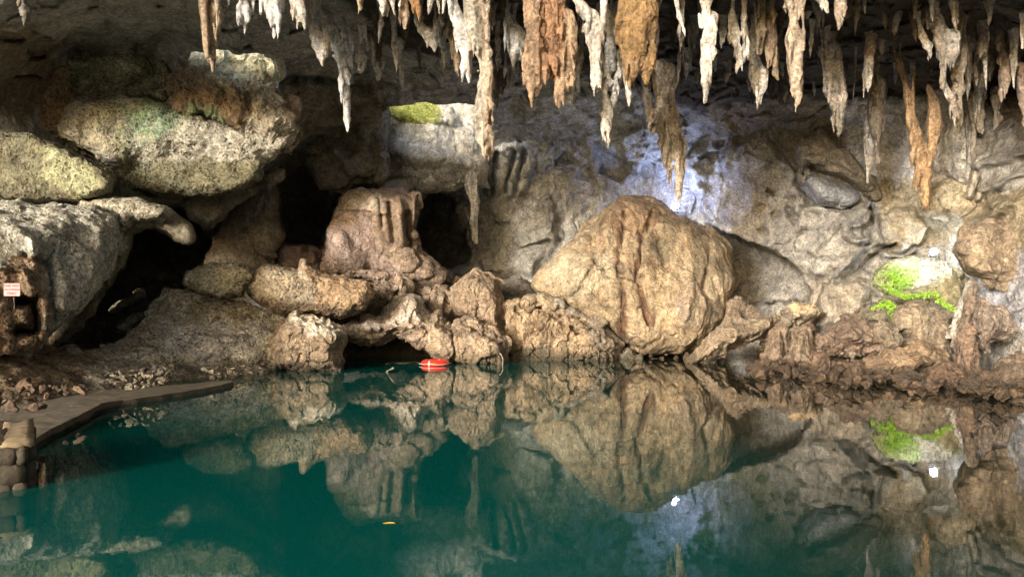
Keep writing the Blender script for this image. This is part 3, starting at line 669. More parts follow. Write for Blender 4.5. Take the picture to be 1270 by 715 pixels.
rock('boulder', 'flat topped pitted grey boulder resting at the edge of the black hollow', [(228, 350), (232, 338), (246, 333), (262, 327), (292, 326), (308, 332), (312, 343), (304, 354), (300, 367), (276, 371), (250, 365), (238, 358)], 19.4, .5, 9, .9, amp=.14, freq=1.6, mat='pitted', col=(.34, .32, .22), jag=1.5, vox=.035, fine=.035)
rock('boulder', 'long pitted tan boulder with a small knob on its top, left of the pink block', [(305, 357), (312, 338), (330, 329), (370, 336), (376, 324), (385, 330), (392, 338), (420, 345), (456, 348), (464, 362), (452, 382), (425, 394), (395, 390), (350, 390), (320, 376)], 20, .9, 17, .9, amp=.08, mat='pitted', col=(.4, .34, .24), jag=1.5, vox=.035, fine=.035,
 patches=[([(380, 330), (470, 340), (470, 395), (400, 395)], (.38, .26, .15), 16), ([(320, 372), (460, 380), (450, 400), (340, 400)], (.22, .16, .1), 8)])
sl_ctrl = [(140, 432, 17.5), (205, 360, 19.2), (300, 378, 19.6), (370, 398, 19.8), (345, 452, 18.8), (240, 462, 17.2), (150, 492, 14.2), (60, 510, 12.3), (-120, 545, 9.8), (-120, 425, 13.3), (0, 425, 14.8), (60, 430, 15.8), (100, 450, 15.4), (0, 520, 11.6), (200, 430, 17.9), (0, 470, 13.0)]
rock('rock_slope', 'broad whitish rubble slope rising from the concrete path to the black hollow', 
 [(-140, 424), (0, 424), (60, 430), (100, 436), (140, 432), (160, 412), (184, 396), (205, 360), (232, 358), (300, 374), (352, 392), (376, 402), (350, 425), (345, 466), (290, 480), (200, 492), (150, 505), (60, 530), (0, 545), (-140, 600)], 17, .35, 16, 1.0, ctrl=sl_ctrl,
 amp=.16, freq=1.4, crag=.10, cf=2.0, mat='pitted', col=(.46, .43, .34), jag=2.5, vox=.055, fine=.05,
 marks=[([(100, 440), (160, 448), (220, 450)], 6, -.3), ([(225, 455), (265, 445), (330, 452)], 5, -.35), ([(195, 385), (260, 400), (340, 395)], 7, -.25), ([(30, 440), (90, 465), (110, 480)], 6, -.3), ([(60, 480), (85, 488)], 5, -.4), ([(215, 420), (300, 420)], 8, .25)],
 patches=[([(-150, 420), (80, 425), (120, 450), (80, 500), (-150, 560)], (.22, .16, .09), 16), ([(235, 362), (300, 372), (330, 395), (240, 400)], (.29, .25, .16), 14), ([(200, 405), (330, 400), (320, 445), (200, 440)], (.58, .57, .5), 18, .8), ([(100, 455), (210, 452), (200, 475), (130, 482)], (.42, .4, .36), 10, .7)])
rock('rock', 'brown pitted shore rock with pale crust left of the dark undercut', [(330, 444), (334, 420), (346, 402), (368, 393), (395, 396), (412, 396), (428, 408), (424, 432), (424, 462), (380, 464), (342, 462)], 18.9, .8, 15, .9, amp=.12, crag=.08, cf=2, mat='crag', rel=.55, ridge=True, col=(0.255, 0.196, 0.128), jag=3, vox=.035, patches=[([(360, 390), (425, 392), (425, 412), (380, 420)], (.5, .45, .37), 7)])
rock('rock', 'jagged pale brown ridge with fins overhanging the dark undercut behind the life ring', 
 [(412, 412), (428, 400), (446, 400), (456, 386), (464, 390), (474, 392), (482, 380), (492, 368), (506, 362), (522, 366), (528, 380), (536, 388), (546, 380), (552, 398), (560, 404), (574, 390), (600, 398), (628, 420), (630, 462), (590, 464), (562, 455), (545, 450), (530, 440), (512, 428), (495, 420), (470, 432), (440, 428), (424, 420)], 21.3, .8, 14, .9, amp=.1, crag=.14, cf=1.6, flute=.1, ff=2.4, mat='crag', rel=.55, ridge=True, col=(0.306, 0.238, 0.170), jag=3, vox=.035, fine=.04,
 marks=[([(560, 415), (565, 450)], 3, -.3), ([(575, 400), (620, 430)], 3, -.3), ([(430, 408), (470, 405), (520, 405)], 5, .3)],
 patches=[([(415, 395), (520, 362), (530, 400), (420, 412)], (.46, .40, .34), 8), ([(560, 440), (630, 430), (630, 470), (560, 470)], (.2, .16, .1), 8)])
rock('rock', 'rough brown rock behind the jagged ridge, right of the pink block', [(552, 384), (548, 366), (560, 350), (575, 340), (592, 334), (612, 341), (620, 352), (626, 380), (632, 412), (626, 432), (596, 412), (565, 396)], 22.6, .9, 16, 1.1, amp=.14, crag=.14, cf=1.5, flute=.08, mat='crag', rel=.55, ridge=True, col=(0.281, 0.212, 0.145), jag=3, vox=.04)
rock('rock', 'folded tan rock shelf between the pink block and the jagged ridge', [(456, 356), (480, 348), (510, 350), (540, 354), (562, 362), (572, 384), (562, 402), (530, 396), (520, 374), (500, 366), (480, 378), (462, 372)], 22.6, .7, 12, .9, amp=.1, crag=.1, flute=.1, mat='crag', rel=.55, ridge=True, col=(0.264, 0.204, 0.145), jag=2, vox=.04)
rock('rock', 'thin slanting slab leaning from the tan boulder towards the jagged ridge', [(424, 345), (440, 335), (475, 336), (498, 344), (510, 354), (506, 366), (486, 374), (470, 362), (460, 350)], 22.0, .5, 10, .6, amp=.07, crag=.06, mat='crag', rel=.55, ridge=True, col=(0.323, 0.246, 0.187), jag=2, vox=.035)
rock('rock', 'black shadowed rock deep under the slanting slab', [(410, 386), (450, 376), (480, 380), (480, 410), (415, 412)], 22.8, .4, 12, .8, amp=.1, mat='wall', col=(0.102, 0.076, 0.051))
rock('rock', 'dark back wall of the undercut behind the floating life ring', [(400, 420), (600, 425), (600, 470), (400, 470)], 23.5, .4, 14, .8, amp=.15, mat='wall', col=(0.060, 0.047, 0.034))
rock('boulder', 'great leaning orange brown boulder with dark vertical stains at the centre of the far shore', 
 [(661, 352), (672, 335), (700, 306), (718, 290), (736, 278), (750, 262), (762, 250), (785, 243), (812, 248), (836, 266), (856, 276), (890, 295), (904, 308), (908, 330), (916, 345), (908, 360), (904, 372), (898, 395), (882, 412), (868, 425), (845, 438), (800, 438), (775, 425), (755, 403), (715, 384), (690, 370), (668, 364)], 23.6, 1.4, 42, 1.7,
 ctrl=[(661, 352, 24.2), (785, 243, 24.6), (900, 320, 24.4), (840, 438, 23.2), (770, 340, 23.2), (850, 360, 23.3)], amp=.16, freq=.8, crag=.10, cf=.9, flute=.05, mat='boulder', col=(.33, .255, .155), jag=2.0, vox=.045, rel=.8, profile=.3, facet=.0,
 marks=[([(776, 262), (770, 330), (772, 420)], 3, -.16), ([(797, 290), (792, 360), (806, 400)], 3, -.16), ([(735, 295), (740, 370)], 5, -.15), ([(810, 262), (800, 300)], 3, -.2), ([(852, 275), (858, 330), (850, 400)], 7, .2), ([(760, 252), (750, 300), (720, 350)], 8, .2), ([(818, 300), (826, 330)], 6, -.25), ([(880, 300), (872, 360), (890, 390)], 4, -.18), ([(660, 352), (715, 385), (775, 425)], 8, .15)],
 patches=[([(772, 255), (766, 320), (772, 360), (773, 425)], (.11, .055, .03), 5, .9, 4), ([(795, 280), (789, 340), (794, 365), (808, 400)], (.12, .06, .03), 5, .9, 3), ([(733, 296), (734, 350)], (.16, .1, .06), 5, .8, 3), ([(745, 275), (748, 330), (745, 380)], (.17, .1, .06), 5, .7, 2), ([(812, 262), (806, 300), (812, 345)], (.16, .09, .05), 5, .7, 2.5), ([(842, 275), (850, 330)], (.17, .1, .06), 5, .6, 2), ([(783, 262), (780, 320), (786, 350)], (.18, .1, .05), 5, .6, 3), ((785, 262, 40, 22), (.28, .17, .08), 10, .7), ((862, 378, 22, 26), (.22, .17, .15), 10, .8), ((822, 310, 14, 16), (.2, .17, .11), 8, .8), ((715, 340, 50, 28), (.38, .34, .24), 14, .6), ((875, 350, 30, 60), (.36, .29, .19), 14, .7)])
rock('rock_slab', 'grey slanting slab under the lower left edge of the great boulder', [(664, 362), (690, 369), (716, 384), (748, 404), (774, 427), (770, 440), (745, 424), (722, 402), (700, 388), (676, 376)], 23.0, .5, 9, .8, amp=.06, crag=.06, mat='boulder', col=(.25, .24, .2), jag=1.5, vox=.035)
rock('rock', 'tan rounded shore rock with cobbles at its foot, left of the great boulder', [(628, 392), (636, 382), (655, 384), (690, 389), (714, 388), (740, 404), (764, 428), (774, 462), (628, 464)], 22.6, .8, 20, 1.2, amp=.14, crag=.1, cf=1.4, mat='crag', col=(.32, .24, .15), jag=2.5, vox=.04, patches=[([(628, 430), (780, 436), (780, 470), (628, 470)], (.13, .11, .07), 10), ([(728, 395), (770, 425), (770, 470), (740, 460)], (.2, .17, .13), 8)])
rock('flat_stone', 'small flat tan stone lying in the gap beside the great boulder', [(643, 378), (652, 367), (672, 365), (692, 376), (690, 383), (664, 386), (648, 384)], 22.9, .45, 8, .5, amp=.04, mat='boulder', col=(.34, .27, .18), vox=.03, jag=1)
rock('rock', 'dark grey rubble behind the flat stone', [(622, 392), (618, 350), (640, 345), (664, 355), (700, 385), (640, 395)], 25, .7, 14, .9, amp=.15, crag=.15, mat='wall', col=(.16, .15, .13))
rock('rock', 'wet grey shore stone under the bottom tip of the great boulder', [(768, 466), (770, 446), (778, 432), (792, 436), (800, 450), (800, 466)], 22.6, .5, 10, .6, amp=.06, mat='crag', col=(.2, .19, .15), vox=.03)
rock('rock_slab', 'long tilted brown slab rising right from the foot of the great boulder', [(846, 462), (850, 446), (868, 424), (885, 408), (905, 395), (925, 398), (945, 392), (960, 386), (967, 396), (958, 412), (938, 424), (912, 434), (886, 450), (868, 462)], 21.0, 0.98, 20, .8, amp=.06, crag=.07, cf=1.8, mat='crag', rel=.5, flute=.05, ff=2.6, ridge=True, col=(0.250, 0.201, 0.140), jag=2, vox=.035,
 marks=[([(850, 460), (900, 438), (960, 410)], 5, -.3)], patches=[([(850, 462), (888, 442), (960, 408), (965, 420), (870, 470)], (.16, .13, .1), 5)])
rock('rock_slab', 'flat tan slab with a dark underside propped above the shore, left of the small pyramid', [(936, 412), (950, 400), (968, 392), (986, 377), (1010, 379), (1022, 385), (1016, 396), (1000, 404), (975, 412), (955, 420)], 21.4, 0.77, 17, .6, amp=.06, crag=.07, mat='crag', rel=.5, flute=.05, ff=2.6, ridge=True, col=(0.224, 0.194, 0.151), jag=1.5, vox=.03, marks=[([(955, 412), (985, 402), (1018, 394)], 5, -.3)], patches=[([(985, 376), (1014, 378), (1010, 388), (985, 392)], (.42, .33, .2), 5)])
rock('rock', 'broken brown rubble against the right side of the great boulder', [(896, 400), (902, 374), (915, 372), (930, 380), (942, 388), (950, 396), (930, 402), (910, 408)], 23, 0.84, 19, .8, amp=.06, crag=.07, cf=2, mat='crag', rel=.5, flute=.05, ff=2.6, ridge=True, col=(0.229, 0.180, 0.131), jag=3, vox=.035)
rock('rock', 'small spiky brown stone beside the propped slab', [(944, 462), (942, 440), (952, 426), (958, 410), (970, 404), (976, 416), (982, 440), (985, 462)], 19.5, 0.7, 17, .5, amp=.06, crag=.07, cf=2.2, mat='crag', rel=.5, flute=.05, ff=2.6, ridge=True, col=(0.208, 0.159, 0.116), jag=3, vox=.03)
rock('rock', 'pointed brown rock left of the small pyramid on the right shore', [(972, 464), (972, 440), (978, 420), (984, 402), (992, 406), (998, 402), (1008, 414), (1012, 430), (1024, 444), (1026, 466)], 18.9, 0.84, 19, .6, amp=.06, crag=.07, cf=2, mat='crag', rel=.5, flute=.05, ff=2.6, ridge=True, col=(0.215, 0.166, 0.123), jag=3, vox=.03)
rock('rock', 'low wide reddish pyramid shaped rock on the right shore', [(1008, 436), (1012, 420), (1030, 404), (1050, 389), (1062, 390), (1076, 400), (1098, 410), (1122, 424), (1120, 434), (1090, 438), (1050, 440)], 19.2, 1.12, 24, .9, amp=.06, crag=.07, cf=1.8, mat='crag', rel=.5, flute=.05, ff=2.6, ridge=True, col=(0.207, 0.152, 0.116), jag=2.5, vox=.035)
rock('rock', 'short stubby stone on the shoulder of the reddish pyramid rock', [(1090, 424), (1088, 404), (1098, 402), (1112, 412), (1122, 420), (1118, 432), (1100, 432)], 18.6, 0.56, 15, .4, amp=.06, crag=.07, mat='crag', rel=.5, flute=.05, ff=2.6, ridge=True, col=(0.231, 0.194, 0.151), jag=2, vox=.03)
rock('rock', 'rounded orange brown shore rock with a folded face on the right', [(1070, 462), (1080, 446), (1100, 432), (1122, 430), (1138, 422), (1160, 430), (1172, 442), (1174, 458), (1150, 470), (1120, 476), (1090, 474)], 17.6, 0.98, 26, .7, amp=.06, crag=.07, cf=1.6, mat='crag', rel=.5, flute=.05, ff=2.6, ridge=True, col=(0.233, 0.166, 0.105), jag=2, vox=.03)
rock('boulder', 'broad tan boulder dotted with small holes below the bright green ferns', [(1108, 412), (1108, 392), (1116, 380), (1140, 374), (1166, 378), (1188, 388), (1192, 394), (1178, 408), (1170, 430), (1160, 446), (1140, 440), (1122, 426)], 19.9, 1.12, 26, 1, amp=.06, crag=.07, mat='boulder', col=(0.251, 0.208, 0.147), jag=1.5, vox=.035,
 marks=[((lambda q: [(q[0] - .5, q[1]), (q[0] + .5, q[1])])(q), 1.6, -.22) for q in ((1149, 380), (1144, 391), (1159, 390), (1165, 385), (1153, 398), (1138, 403))])
rock('rock', 'dull rock mound on the right wall below the trailing ferns', [(1066, 402), (1068, 385), (1085, 372), (1105, 370), (1116, 384), (1110, 412), (1090, 410)], 20.8, 0.98, 26, .9, amp=.1, mat='wall', col=(0.190, 0.177, 0.122), vox=.035)
rock('rock', 'narrow brown rock wedge right of the hole dotted boulder', [(1160, 450), (1152, 425), (1160, 404), (1172, 402), (1180, 420), (1186, 445), (1178, 456)], 18.6, 0.56, 15, .6, amp=.06, crag=.07, mat='crag', rel=.5, flute=.05, ff=2.6, ridge=True, col=(0.222, 0.180, 0.131), jag=2, vox=.03)
rock('rock_pillar', 'upright rock pillar with a pale left edge at the far right shore', [(1182, 402), (1190, 375), (1194, 352), (1202, 346), (1212, 350), (1216, 372), (1212, 400), (1212, 430), (1190, 440), (1178, 430), (1176, 412)], 17.8, 0.84, 20, .7, amp=.06, crag=.07, mat='crag', rel=.5, flute=.05, ff=2.6, ridge=True, col=(0.209, 0.166, 0.129), jag=2, vox=.03, patches=[([(1180, 405), (1192, 345), (1200, 345), (1196, 380), (1184, 425), (1174, 420)], (.5, .5, .44), 4)])
rock('rock', 'pale chunky rock spreading right of the tall pillar', [(1208, 436), (1206, 390), (1216, 362), (1228, 376), (1244, 382), (1256, 400), (1264, 408), (1250, 418), (1234, 424), (1228, 440)], 17.4, 0.98, 22, .8, amp=.06, crag=.07, mat='crag', rel=.5, flute=.05, ff=2.6, ridge=True, col=(0.238, 0.195, 0.165), jag=2.5, vox=.03)
rock('rock_pillar', 'short rusty block shaped rock standing in front of the tall pillar', [(1184, 480), (1186, 446), (1190, 420), (1196, 410), (1208, 406), (1214, 420), (1214, 450), (1220, 482)], 16.6, 0.7, 17, .6, amp=.06, crag=.07, mat='crag', rel=.5, flute=.05, ff=2.6, ridge=True, col=(0.227, 0.160, 0.117), jag=2, vox=.03)
rock('rock', 'dark low rock at the waterline in the right corner', [(1228, 488), (1230, 462), (1244, 448), (1262, 446), (1300, 440), (1330, 490)], 15.6, 0.84, 19, .7, amp=.06, crag=.07, mat='crag', rel=.5, flute=.05, ff=2.6, ridge=True, col=(0.159, 0.123, 0.092), jag=2.5, vox=.03)
rock('rock', 'thin upright splinter of rock in the right corner', [(1256, 450), (1258, 438), (1263, 432), (1270, 446), (1276, 456)], 16.2, 0.42, 9, .3, amp=.06, crag=.07, mat='crag', rel=.5, flute=.05, ff=2.6, ridge=True, col=(0.173, 0.124, 0.099), vox=.025)
rock('boulder', 'smooth brown boulder held in the right wall beside the bright lamp', [(1188, 310), (1196, 290), (1216, 280), (1244, 276), (1270, 284), (1320, 280), (1320, 362), (1262, 352), (1234, 350), (1204, 334)], 19.0, .5, 16, 1.2, amp=.25, freq=1.3, crag=.1, mat='boulder', col=(.28, .22, .15), jag=2)
rock('rock', 'dark hooded rock with a bluish hollow underside in the right wall', [(985, 192), (998, 172), (1018, 165), (1042, 178), (1064, 196), (1084, 224), (1092, 244), (1076, 256), (1048, 264), (1012, 256), (996, 228)], 22.9, .8, 20, 1.2, amp=.12, flute=.04, mat='wall', col=(.21, .18, .125), jag=2,
 marks=[([(1008, 215), (1040, 222), (1076, 245), (1050, 262), (1012, 256), (998, 230)], 10, -.8)], patches=[([(1002, 215), (1035, 225), (1078, 250), (1050, 266), (1012, 258), (996, 228)], (.27, .29, .33), 8)])
for lab, out, c in (('lowest left rib of the fan shaped rock above the lamp', [(1196, 246), (1203, 222), (1208, 196), (1220, 190), (1214, 222), (1206, 248)], .33),
                 ('middle rib of the fan shaped rock above the lamp', [(1208, 250), (1216, 222), (1228, 192), (1246, 194), (1232, 222), (1218, 248)], .34),
                 ('right rib of the fan shaped rock above the lamp', [(1220, 250), (1236, 224), (1252, 204), (1266, 208), (1250, 226), (1230, 250)], .3)):
    rock('rock_rib', lab, out, 20.3, .45, 8, .8, amp=.05, flute=.05, mat='drip', col=(c, c * .9, c * .72), jag=1.5, vox=.035)
rock('rock_ledge', 'tan lip of rock hanging above the lamp', [(1150, 262), (1152, 240), (1176, 226), (1206, 230), (1222, 244), (1212, 262), (1190, 268), (1166, 266)], 21.0, .7, 14, 1, amp=.12, crag=.06, mat='wall', col=(.33, .28, .18), jag=3)
rock('lit_rock', 'pale and green rock face right below the lamp', [(1082, 352), (1088, 336), (1104, 324), (1130, 318), (1160, 318), (1186, 326), (1182, 346), (1160, 362), (1120, 368), (1094, 362)], 22.2, .5, 12, .8, amp=.08, mat='pitted', col=(.4, .4, .33), jag=2, vox=.035, patches=[([(1084, 335), (1130, 325), (1140, 350), (1110, 368), (1084, 362)], (.28, .38, .13), 12)])  # pale colour carries part of the lamp's light
rock('rock', 'shaded olive rock slab under the lit face', [(1100, 372), (1130, 362), (1160, 352), (1180, 332), (1194, 340), (1200, 372), (1185, 384), (1140, 378)], 21.2, .5, 12, .9, amp=.07, mat='wall', col=(.23, .21, .11), vox=.035)
for lab, out, dd in (('low jagged reef of dark reddish rock at the waterline beside the great boulder', [(925, 478), (935, 462), (950, 458), (985, 462), (1010, 456), (1040, 460), (1062, 464), (1062, 482)], 18.4),
                 ('low jagged reef of rusty rock at the waterline below the rounded folded rock', [(1050, 488), (1056, 470), (1080, 466), (1110, 476), (1140, 472), (1176, 476), (1182, 492)], 16.4),
                 ('low broken reef of dark rock at the waterline in the right corner', [(1168, 494), (1172, 470), (1200, 466), (1232, 474), (1290, 470), (1320, 500)], 15.2)):
    rock('rock', lab, out, dd, .5, 10, .8, amp=.14, freq=1.6, crag=.2, cf=2.4, mat='crag', col=(.14, .095, .07), jag=4, vox=.03, rel=1.2)
print('rocks', time.time() - T0)

# ------------------------------------------------------------------ stalactites
PALE = (.72, .70, .66); COOL = (.66, .68, .71); TANS = (.46, .37, .27); BRN = (.36, .21, .1); DIM = (.16, .14, .11)
G = 'stalactites hanging from the ceiling'
N = 'stalactite'
def st(label, spines, **k): return drip(N, label, spines, group=G, **k)
st('small faint stalactite at the top left corner', [[(25, -5, 4), (31, 15, 4.5), (35, 25, 2)]], d=13.2, col=(.3, .3, .28))
st('long slim brown and white stalactite ending above the brightest rock', [[(262, -5, 12), (262, 20, 10), (261, 45, 6.5), (263, 66, 4), (264, 88, 2)], [(254, 0, 5), (256, 40, 4), (258, 70, 3)], [(270, 0, 3), (269, 38, 1.2)]], col=(.42, .34, .26))
st('tiny pale stalactite stub right of the long slim one', [[(283, -5, 3.5), (284, 8, 1)]], col=COOL)
st('short stubby grey stalactite with a frayed end, second right of the slim one', [[(302, -5, 9), (302, 12, 8), (301, 24, 5)], [(305, 10, 3), (307, 26, 2)], [(297, 10, 3), (298, 25, 2)]], col=COOL)
st('pair of finger like stalactite drips at the top edge, left part', [[(314, -5, 3.5), (314, 17, 1.5)], [(324, -5, 3.5), (323, 17, 1.8)]], col=COOL)
st('broad grey stalactite tapering to one thin point at the top, left part', [[(340, -5, 10), (341, 15, 8), (341, 30, 4.5), (341, 46, 1)], [(345, 22, 3), (345, 37, 1.3)], [(350, -3, 3), (352, 14, 1.2)]], col=COOL)
st('ragged white stalactite with two prongs left of the frayed slanting one', [[(362, -5, 5), (368, 14, 4), (370, 30, 1.5)], [(372, -3, 5), (376, 18, 4), (378, 36, 1.5)]], col=PALE)
st('slanting frayed stalactite with a forked tip just left of the long pointed one', [[(383, 6, 3), (390, 30, 5), (396, 54, 6), (399, 70, 3), (400, 81, 1)], [(393, 12, 3), (395, 27, 1.5)], [(404, 32, 2.5), (404, 54, 4), (405, 70, 1.5)]], col=PALE)
st('long white stalactite tapering to a needle point over the dull brown wall', [[(400, 3, 3), (408, 20, 5), (415, 36, 7), (421, 60, 9), (427, 90, 6.5), (429, 120, 4.5), (430, 148, 3), (431, 163, 1)], [(425, 25, 3), (428, 45, 4), (428, 60, 4)], [(431, 34, 3.5), (434, 52, 5), (434, 82, 4), (436, 104, 1)]], col=COOL, d=16.4)
st('tiny tan stalactite peg at the top edge', [[(447, -5, 4), (447, 12, 1.8)]], col=TANS)
st('lone forked white stalactite hanging free right of the needle', [[(464, 62, 2), (466, 78, 3.5), (469, 95, 2.2), (468, 101, 1)], [(475, 77, 1.5), (472, 92, 1.8), (471, 98, 1)]], col=PALE)
st('small pale stalactite pair beside the needle', [[(449, 52, 2), (447, 66, 4), (443, 76, 2)], [(454, 47, 1.5), (456, 62, 1.5)], [(451, 72, 3.5), (446, 88, 3)]], col=PALE)
st('grey stalactite cluster with an orange tip at the top edge', [[(473, -5, 5), (478, 8, 4), (480, 20, 1.5)], [(486, -4, 5), (489, 18, 1.5)], [(498, -5, 6), (500, 18, 5.5), (501, 36, 1.5)]], col=PALE, patches=[([(492, -10), (510, -10), (510, 40), (494, 40)], (.4, .24, .12), 4)])
st('short rusty stalactite right of the orange tip', [[(515, -5, 7), (517, 8, 5), (519, 19, 1.5)]], col=BRN)
st('flat white wing shaped stalactite with one drooping finger', [[(517, 20, 3), (524, 36, 5), (533, 43, 7), (538, 55, 3.5), (539, 64, 1.2)], [(548, 20, 5), (545, 36, 3), (546, 58, 1.5)]], col=PALE)
st('curly pale stalactite drips at the top edge, centre', [[(535, -5, 4), (533, 14, 1.6)], [(543, -5, 3.5), (545, 17, 1.6)], [(552, -5, 3), (549, 17, 1.4)]], col=PALE)
st('tan blade stalactite left of the blue white blade', [[(556, 22, 4), (561, 42, 6), (566, 70, 4.5), (568, 88, 3), (570, 98, 1)]], col=TANS)
st('blue white blade stalactite with a crumbly tip', [[(560, -3, 4), (567, 20, 6), (573, 38, 9), (575, 60, 8), (578, 82, 6), (581, 95, 2.5), (582, 104, .8)]], col=COOL)
st('longest central stalactite reaching down in two steps with a brown broken end', [[(590, -5, 14), (593, 22, 13), (594, 50, 11), (601, 66, 10), (603, 100, 9.5), (603, 140, 9), (604, 170, 9), (606, 188, 5), (608, 193, 2)], [(588, 40, 6), (593, 66, 4)], [(603, 10, 5), (604, 50, 4)]], d=14, col=(.5, .48, .43), patches=[([(604, 120), (622, 90), (622, 200), (600, 200)], (.3, .19, .11), 5)])
st('small spindle shaped stalactite nearest right of the longest central one', [[(619, 57, 1), (618, 75, 3), (617, 88, 1)]], col=PALE)
st('middle one of three small spindle stalactites right of the longest central one', [[(627, 72, 1), (627, 86, 2.4), (625, 97, 1)]], col=PALE)
st('thinnest of three small spindle stalactites right of the longest central one', [[(636, 73, 1), (637, 85, 1.8), (640, 95, .8)]], col=PALE)
st('white leaf shaped stalactite left of the massive orange one', [[(627, 12, 1.5), (634, 25, 7), (640, 42, 9), (643, 58, 8), (644, 71, 3.5)], [(652, 50, 2), (650, 72, 2)]], col=PALE)
st('massive orange brown stalactite curtain with frayed lower edges', [[(664, -5, 10), (668, 40, 12), (667, 80, 12), (664, 100, 10), (664, 117, 5)], [(684, -5, 16), (684, 40, 14), (682, 80, 10), (680, 95, 5)], [(700, 20, 9), (704, 60, 9), (702, 95, 9), (694, 115, 6), (692, 130, 1.5)]], d=14.3, col=(.46, .34, .24), patches=[([(668, -10), (700, -10), (692, 60), (688, 90), (675, 90), (670, 40)], (.28, .13, .06), 8)])
st('pale narrow stalactite at the right side of the orange curtain', [[(711, 64, 1.2), (714, 90, 3), (717, 112, 1.6)], [(708, 102, 6), (705, 126, 4)]], d=14.8, col=PALE)
st('knobbly white stalactite trunk with holes, right of the orange curtain', [[(714, -3, 4), (722, 10, 6), (733, 20, 8), (738, 42, 9), (740, 72, 8), (738, 96, 5), (738, 113, 1.5)], [(750, -5, 5), (748, 25, 4), (745, 50, 3)]], d=14.2, col=PALE)
st('long pale stalactite with a squared tip right of the knobbly trunk', [[(757, 40, 2.5), (757, 65, 5), (754, 85, 5.5), (750, 110, 6.5), (751, 140, 6), (752, 162, 4.5), (753, 175, 2)], [(771, 78, 4), (765, 100, 4), (762, 124, 3), (760, 136, 1)]], d=15.6, col=PALE)
st('big smooth ochre brown stalactite with two points, upper right of centre', [[(788, -5, 18), (790, 25, 20), (786, 55, 16), (784, 80, 10), (782, 106, 1.5)], [(800, -5, 14), (804, 40, 11), (804, 80, 7), (802, 104, 2)]], d=14.2, col=(.36, .24, .12), flute=.35)
st('thin grey stalactite tail hanging below the ochre one', [[(777, 98, 3), (780, 116, 2.6), (780, 131, 1)]], d=15, col=PALE)
st('bundle of pale finger stalactites under the ochre one', [[(798, 104, 2), (804, 120, 5), (808, 142, 5.5), (810, 165, 1.5)], [(817, 108, 1.6), (818, 125, 4), (812, 148, 3)]], d=16.5, col=(.5, .46, .4))
st('broad fluted tan stalactite pointing at the top of the great boulder', [[(822, 118, 6), (824, 160, 7.5), (828, 190, 6), (831, 218, 3.5), (832, 231, 1)], [(834, 118, 3), (832, 150, 5), (833, 185, 2)], [(838, 133, 3), (838, 165, 5), (840, 195, 6), (841, 225, 5), (841, 243, 2.5), (840, 250, 1)], [(848, 172, 2), (847, 205, 3), (844, 232, 2)]], d=18.3, col=(.62, .55, .45))
st('short white crooked stalactite at the top edge above the fluted tan one', [[(838, -5, 3), (843, 20, 3.2), (849, 38, 2), (850, 46, 1)]], col=PALE)
st('white torch shaped stalactite with a knob on its left side', [[(871, 2, 2), (876, 15, 4), (880, 25, 7.5), (879, 50, 8), (876, 76, 5.5), (875, 102, 4), (875, 127, 1.2)], [(867, 18, 2), (870, 33, 3)]], col=PALE)
st('white stalactite cluster with scalloped lower rim', [[(909, 5, 1), (908, 20, 3), (912, 45, 6), (915, 68, 5), (918, 82, 2)], [(922, 28, 3), (925, 58, 4.5), (922, 78, 2)], [(927, 38, 2), (928, 72, 2.4)]], col=PALE)
st('spear shaped white stalactite right of the scalloped cluster', [[(933, 26, 1), (934, 45, 3), (936, 65, 4.5), (940, 90, 8), (942, 108, 6.5), (943, 129, 1.3)]], col=PALE)
st('dull brown stalactite curtain with a pale hooked end', [[(946, 10, 6), (944, 40, 5), (943, 65, 3)], [(955, 10, 6), (955, 50, 5.5), (955, 80, 3)], [(961, 60, 2.5), (962, 90, 3.5), (965, 99, 1.5)]], col=(.25, .21, .15))
st('stout cream and orange stalactite at the top of the right half', [[(978, -5, 6), (984, 20, 8.5), (986, 45, 10.5), (987, 70, 8.5), (988, 100, 7.5), (990, 127, 2.5)], [(994, 5, 4), (997, 40, 3), (996, 62, 2)]], col=(.5, .42, .34), d=14.6)
st('ragged small stalactite at the top edge, right half', [[(1015, -5, 5), (1022, 5, 3), (1026, 15, 1.5)]], col=PALE)
st('thin mottled stalactite at the top edge right of the ragged small one', [[(1043, -5, 5), (1042, 18, 4), (1040, 37, 1.4)]], col=(.4, .34, .28))
st('wide knotted white stalactite with a brown forked tip, right half', [[(1028, 46, 4), (1031, 62, 9), (1033, 90, 8.5), (1036, 112, 9.5), (1038, 132, 8), (1040, 152, 4.5), (1041, 166, 1.5)], [(1042, 62, 2), (1043, 90, 2.5), (1046, 120, 4), (1045, 145, 2)]], col=(.5, .47, .43), d=17.8)
st('hair thin pale stalactite right of the knotted one', [[(1061, 66, 1.4), (1060, 100, 1.7), (1058, 125, .9)]], col=(.42, .4, .36))
st('short rounded white stalactite with an orange cap', [[(1081, 48, 4), (1078, 66, 5), (1076, 92, 5.5), (1073, 107, 3)]], col=PALE, patches=[([(1070, 40), (1095, 40), (1090, 68), (1070, 68)], (.42, .22, .09), 5)])
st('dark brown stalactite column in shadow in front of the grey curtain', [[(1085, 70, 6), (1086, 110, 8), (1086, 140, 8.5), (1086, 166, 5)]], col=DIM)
st('pale pencil stalactite hanging below the dark brown column, left one', [[(1078, 160, 4), (1078, 190, 4), (1076, 226, 1.5)]], col=(.48, .45, .4), d=20)
st('stubby pencil stalactite hanging below the dark brown column, right one', [[(1088, 162, 4), (1089, 188, 3.6), (1088, 202, 2)]], col=(.48, .43, .35), d=20)
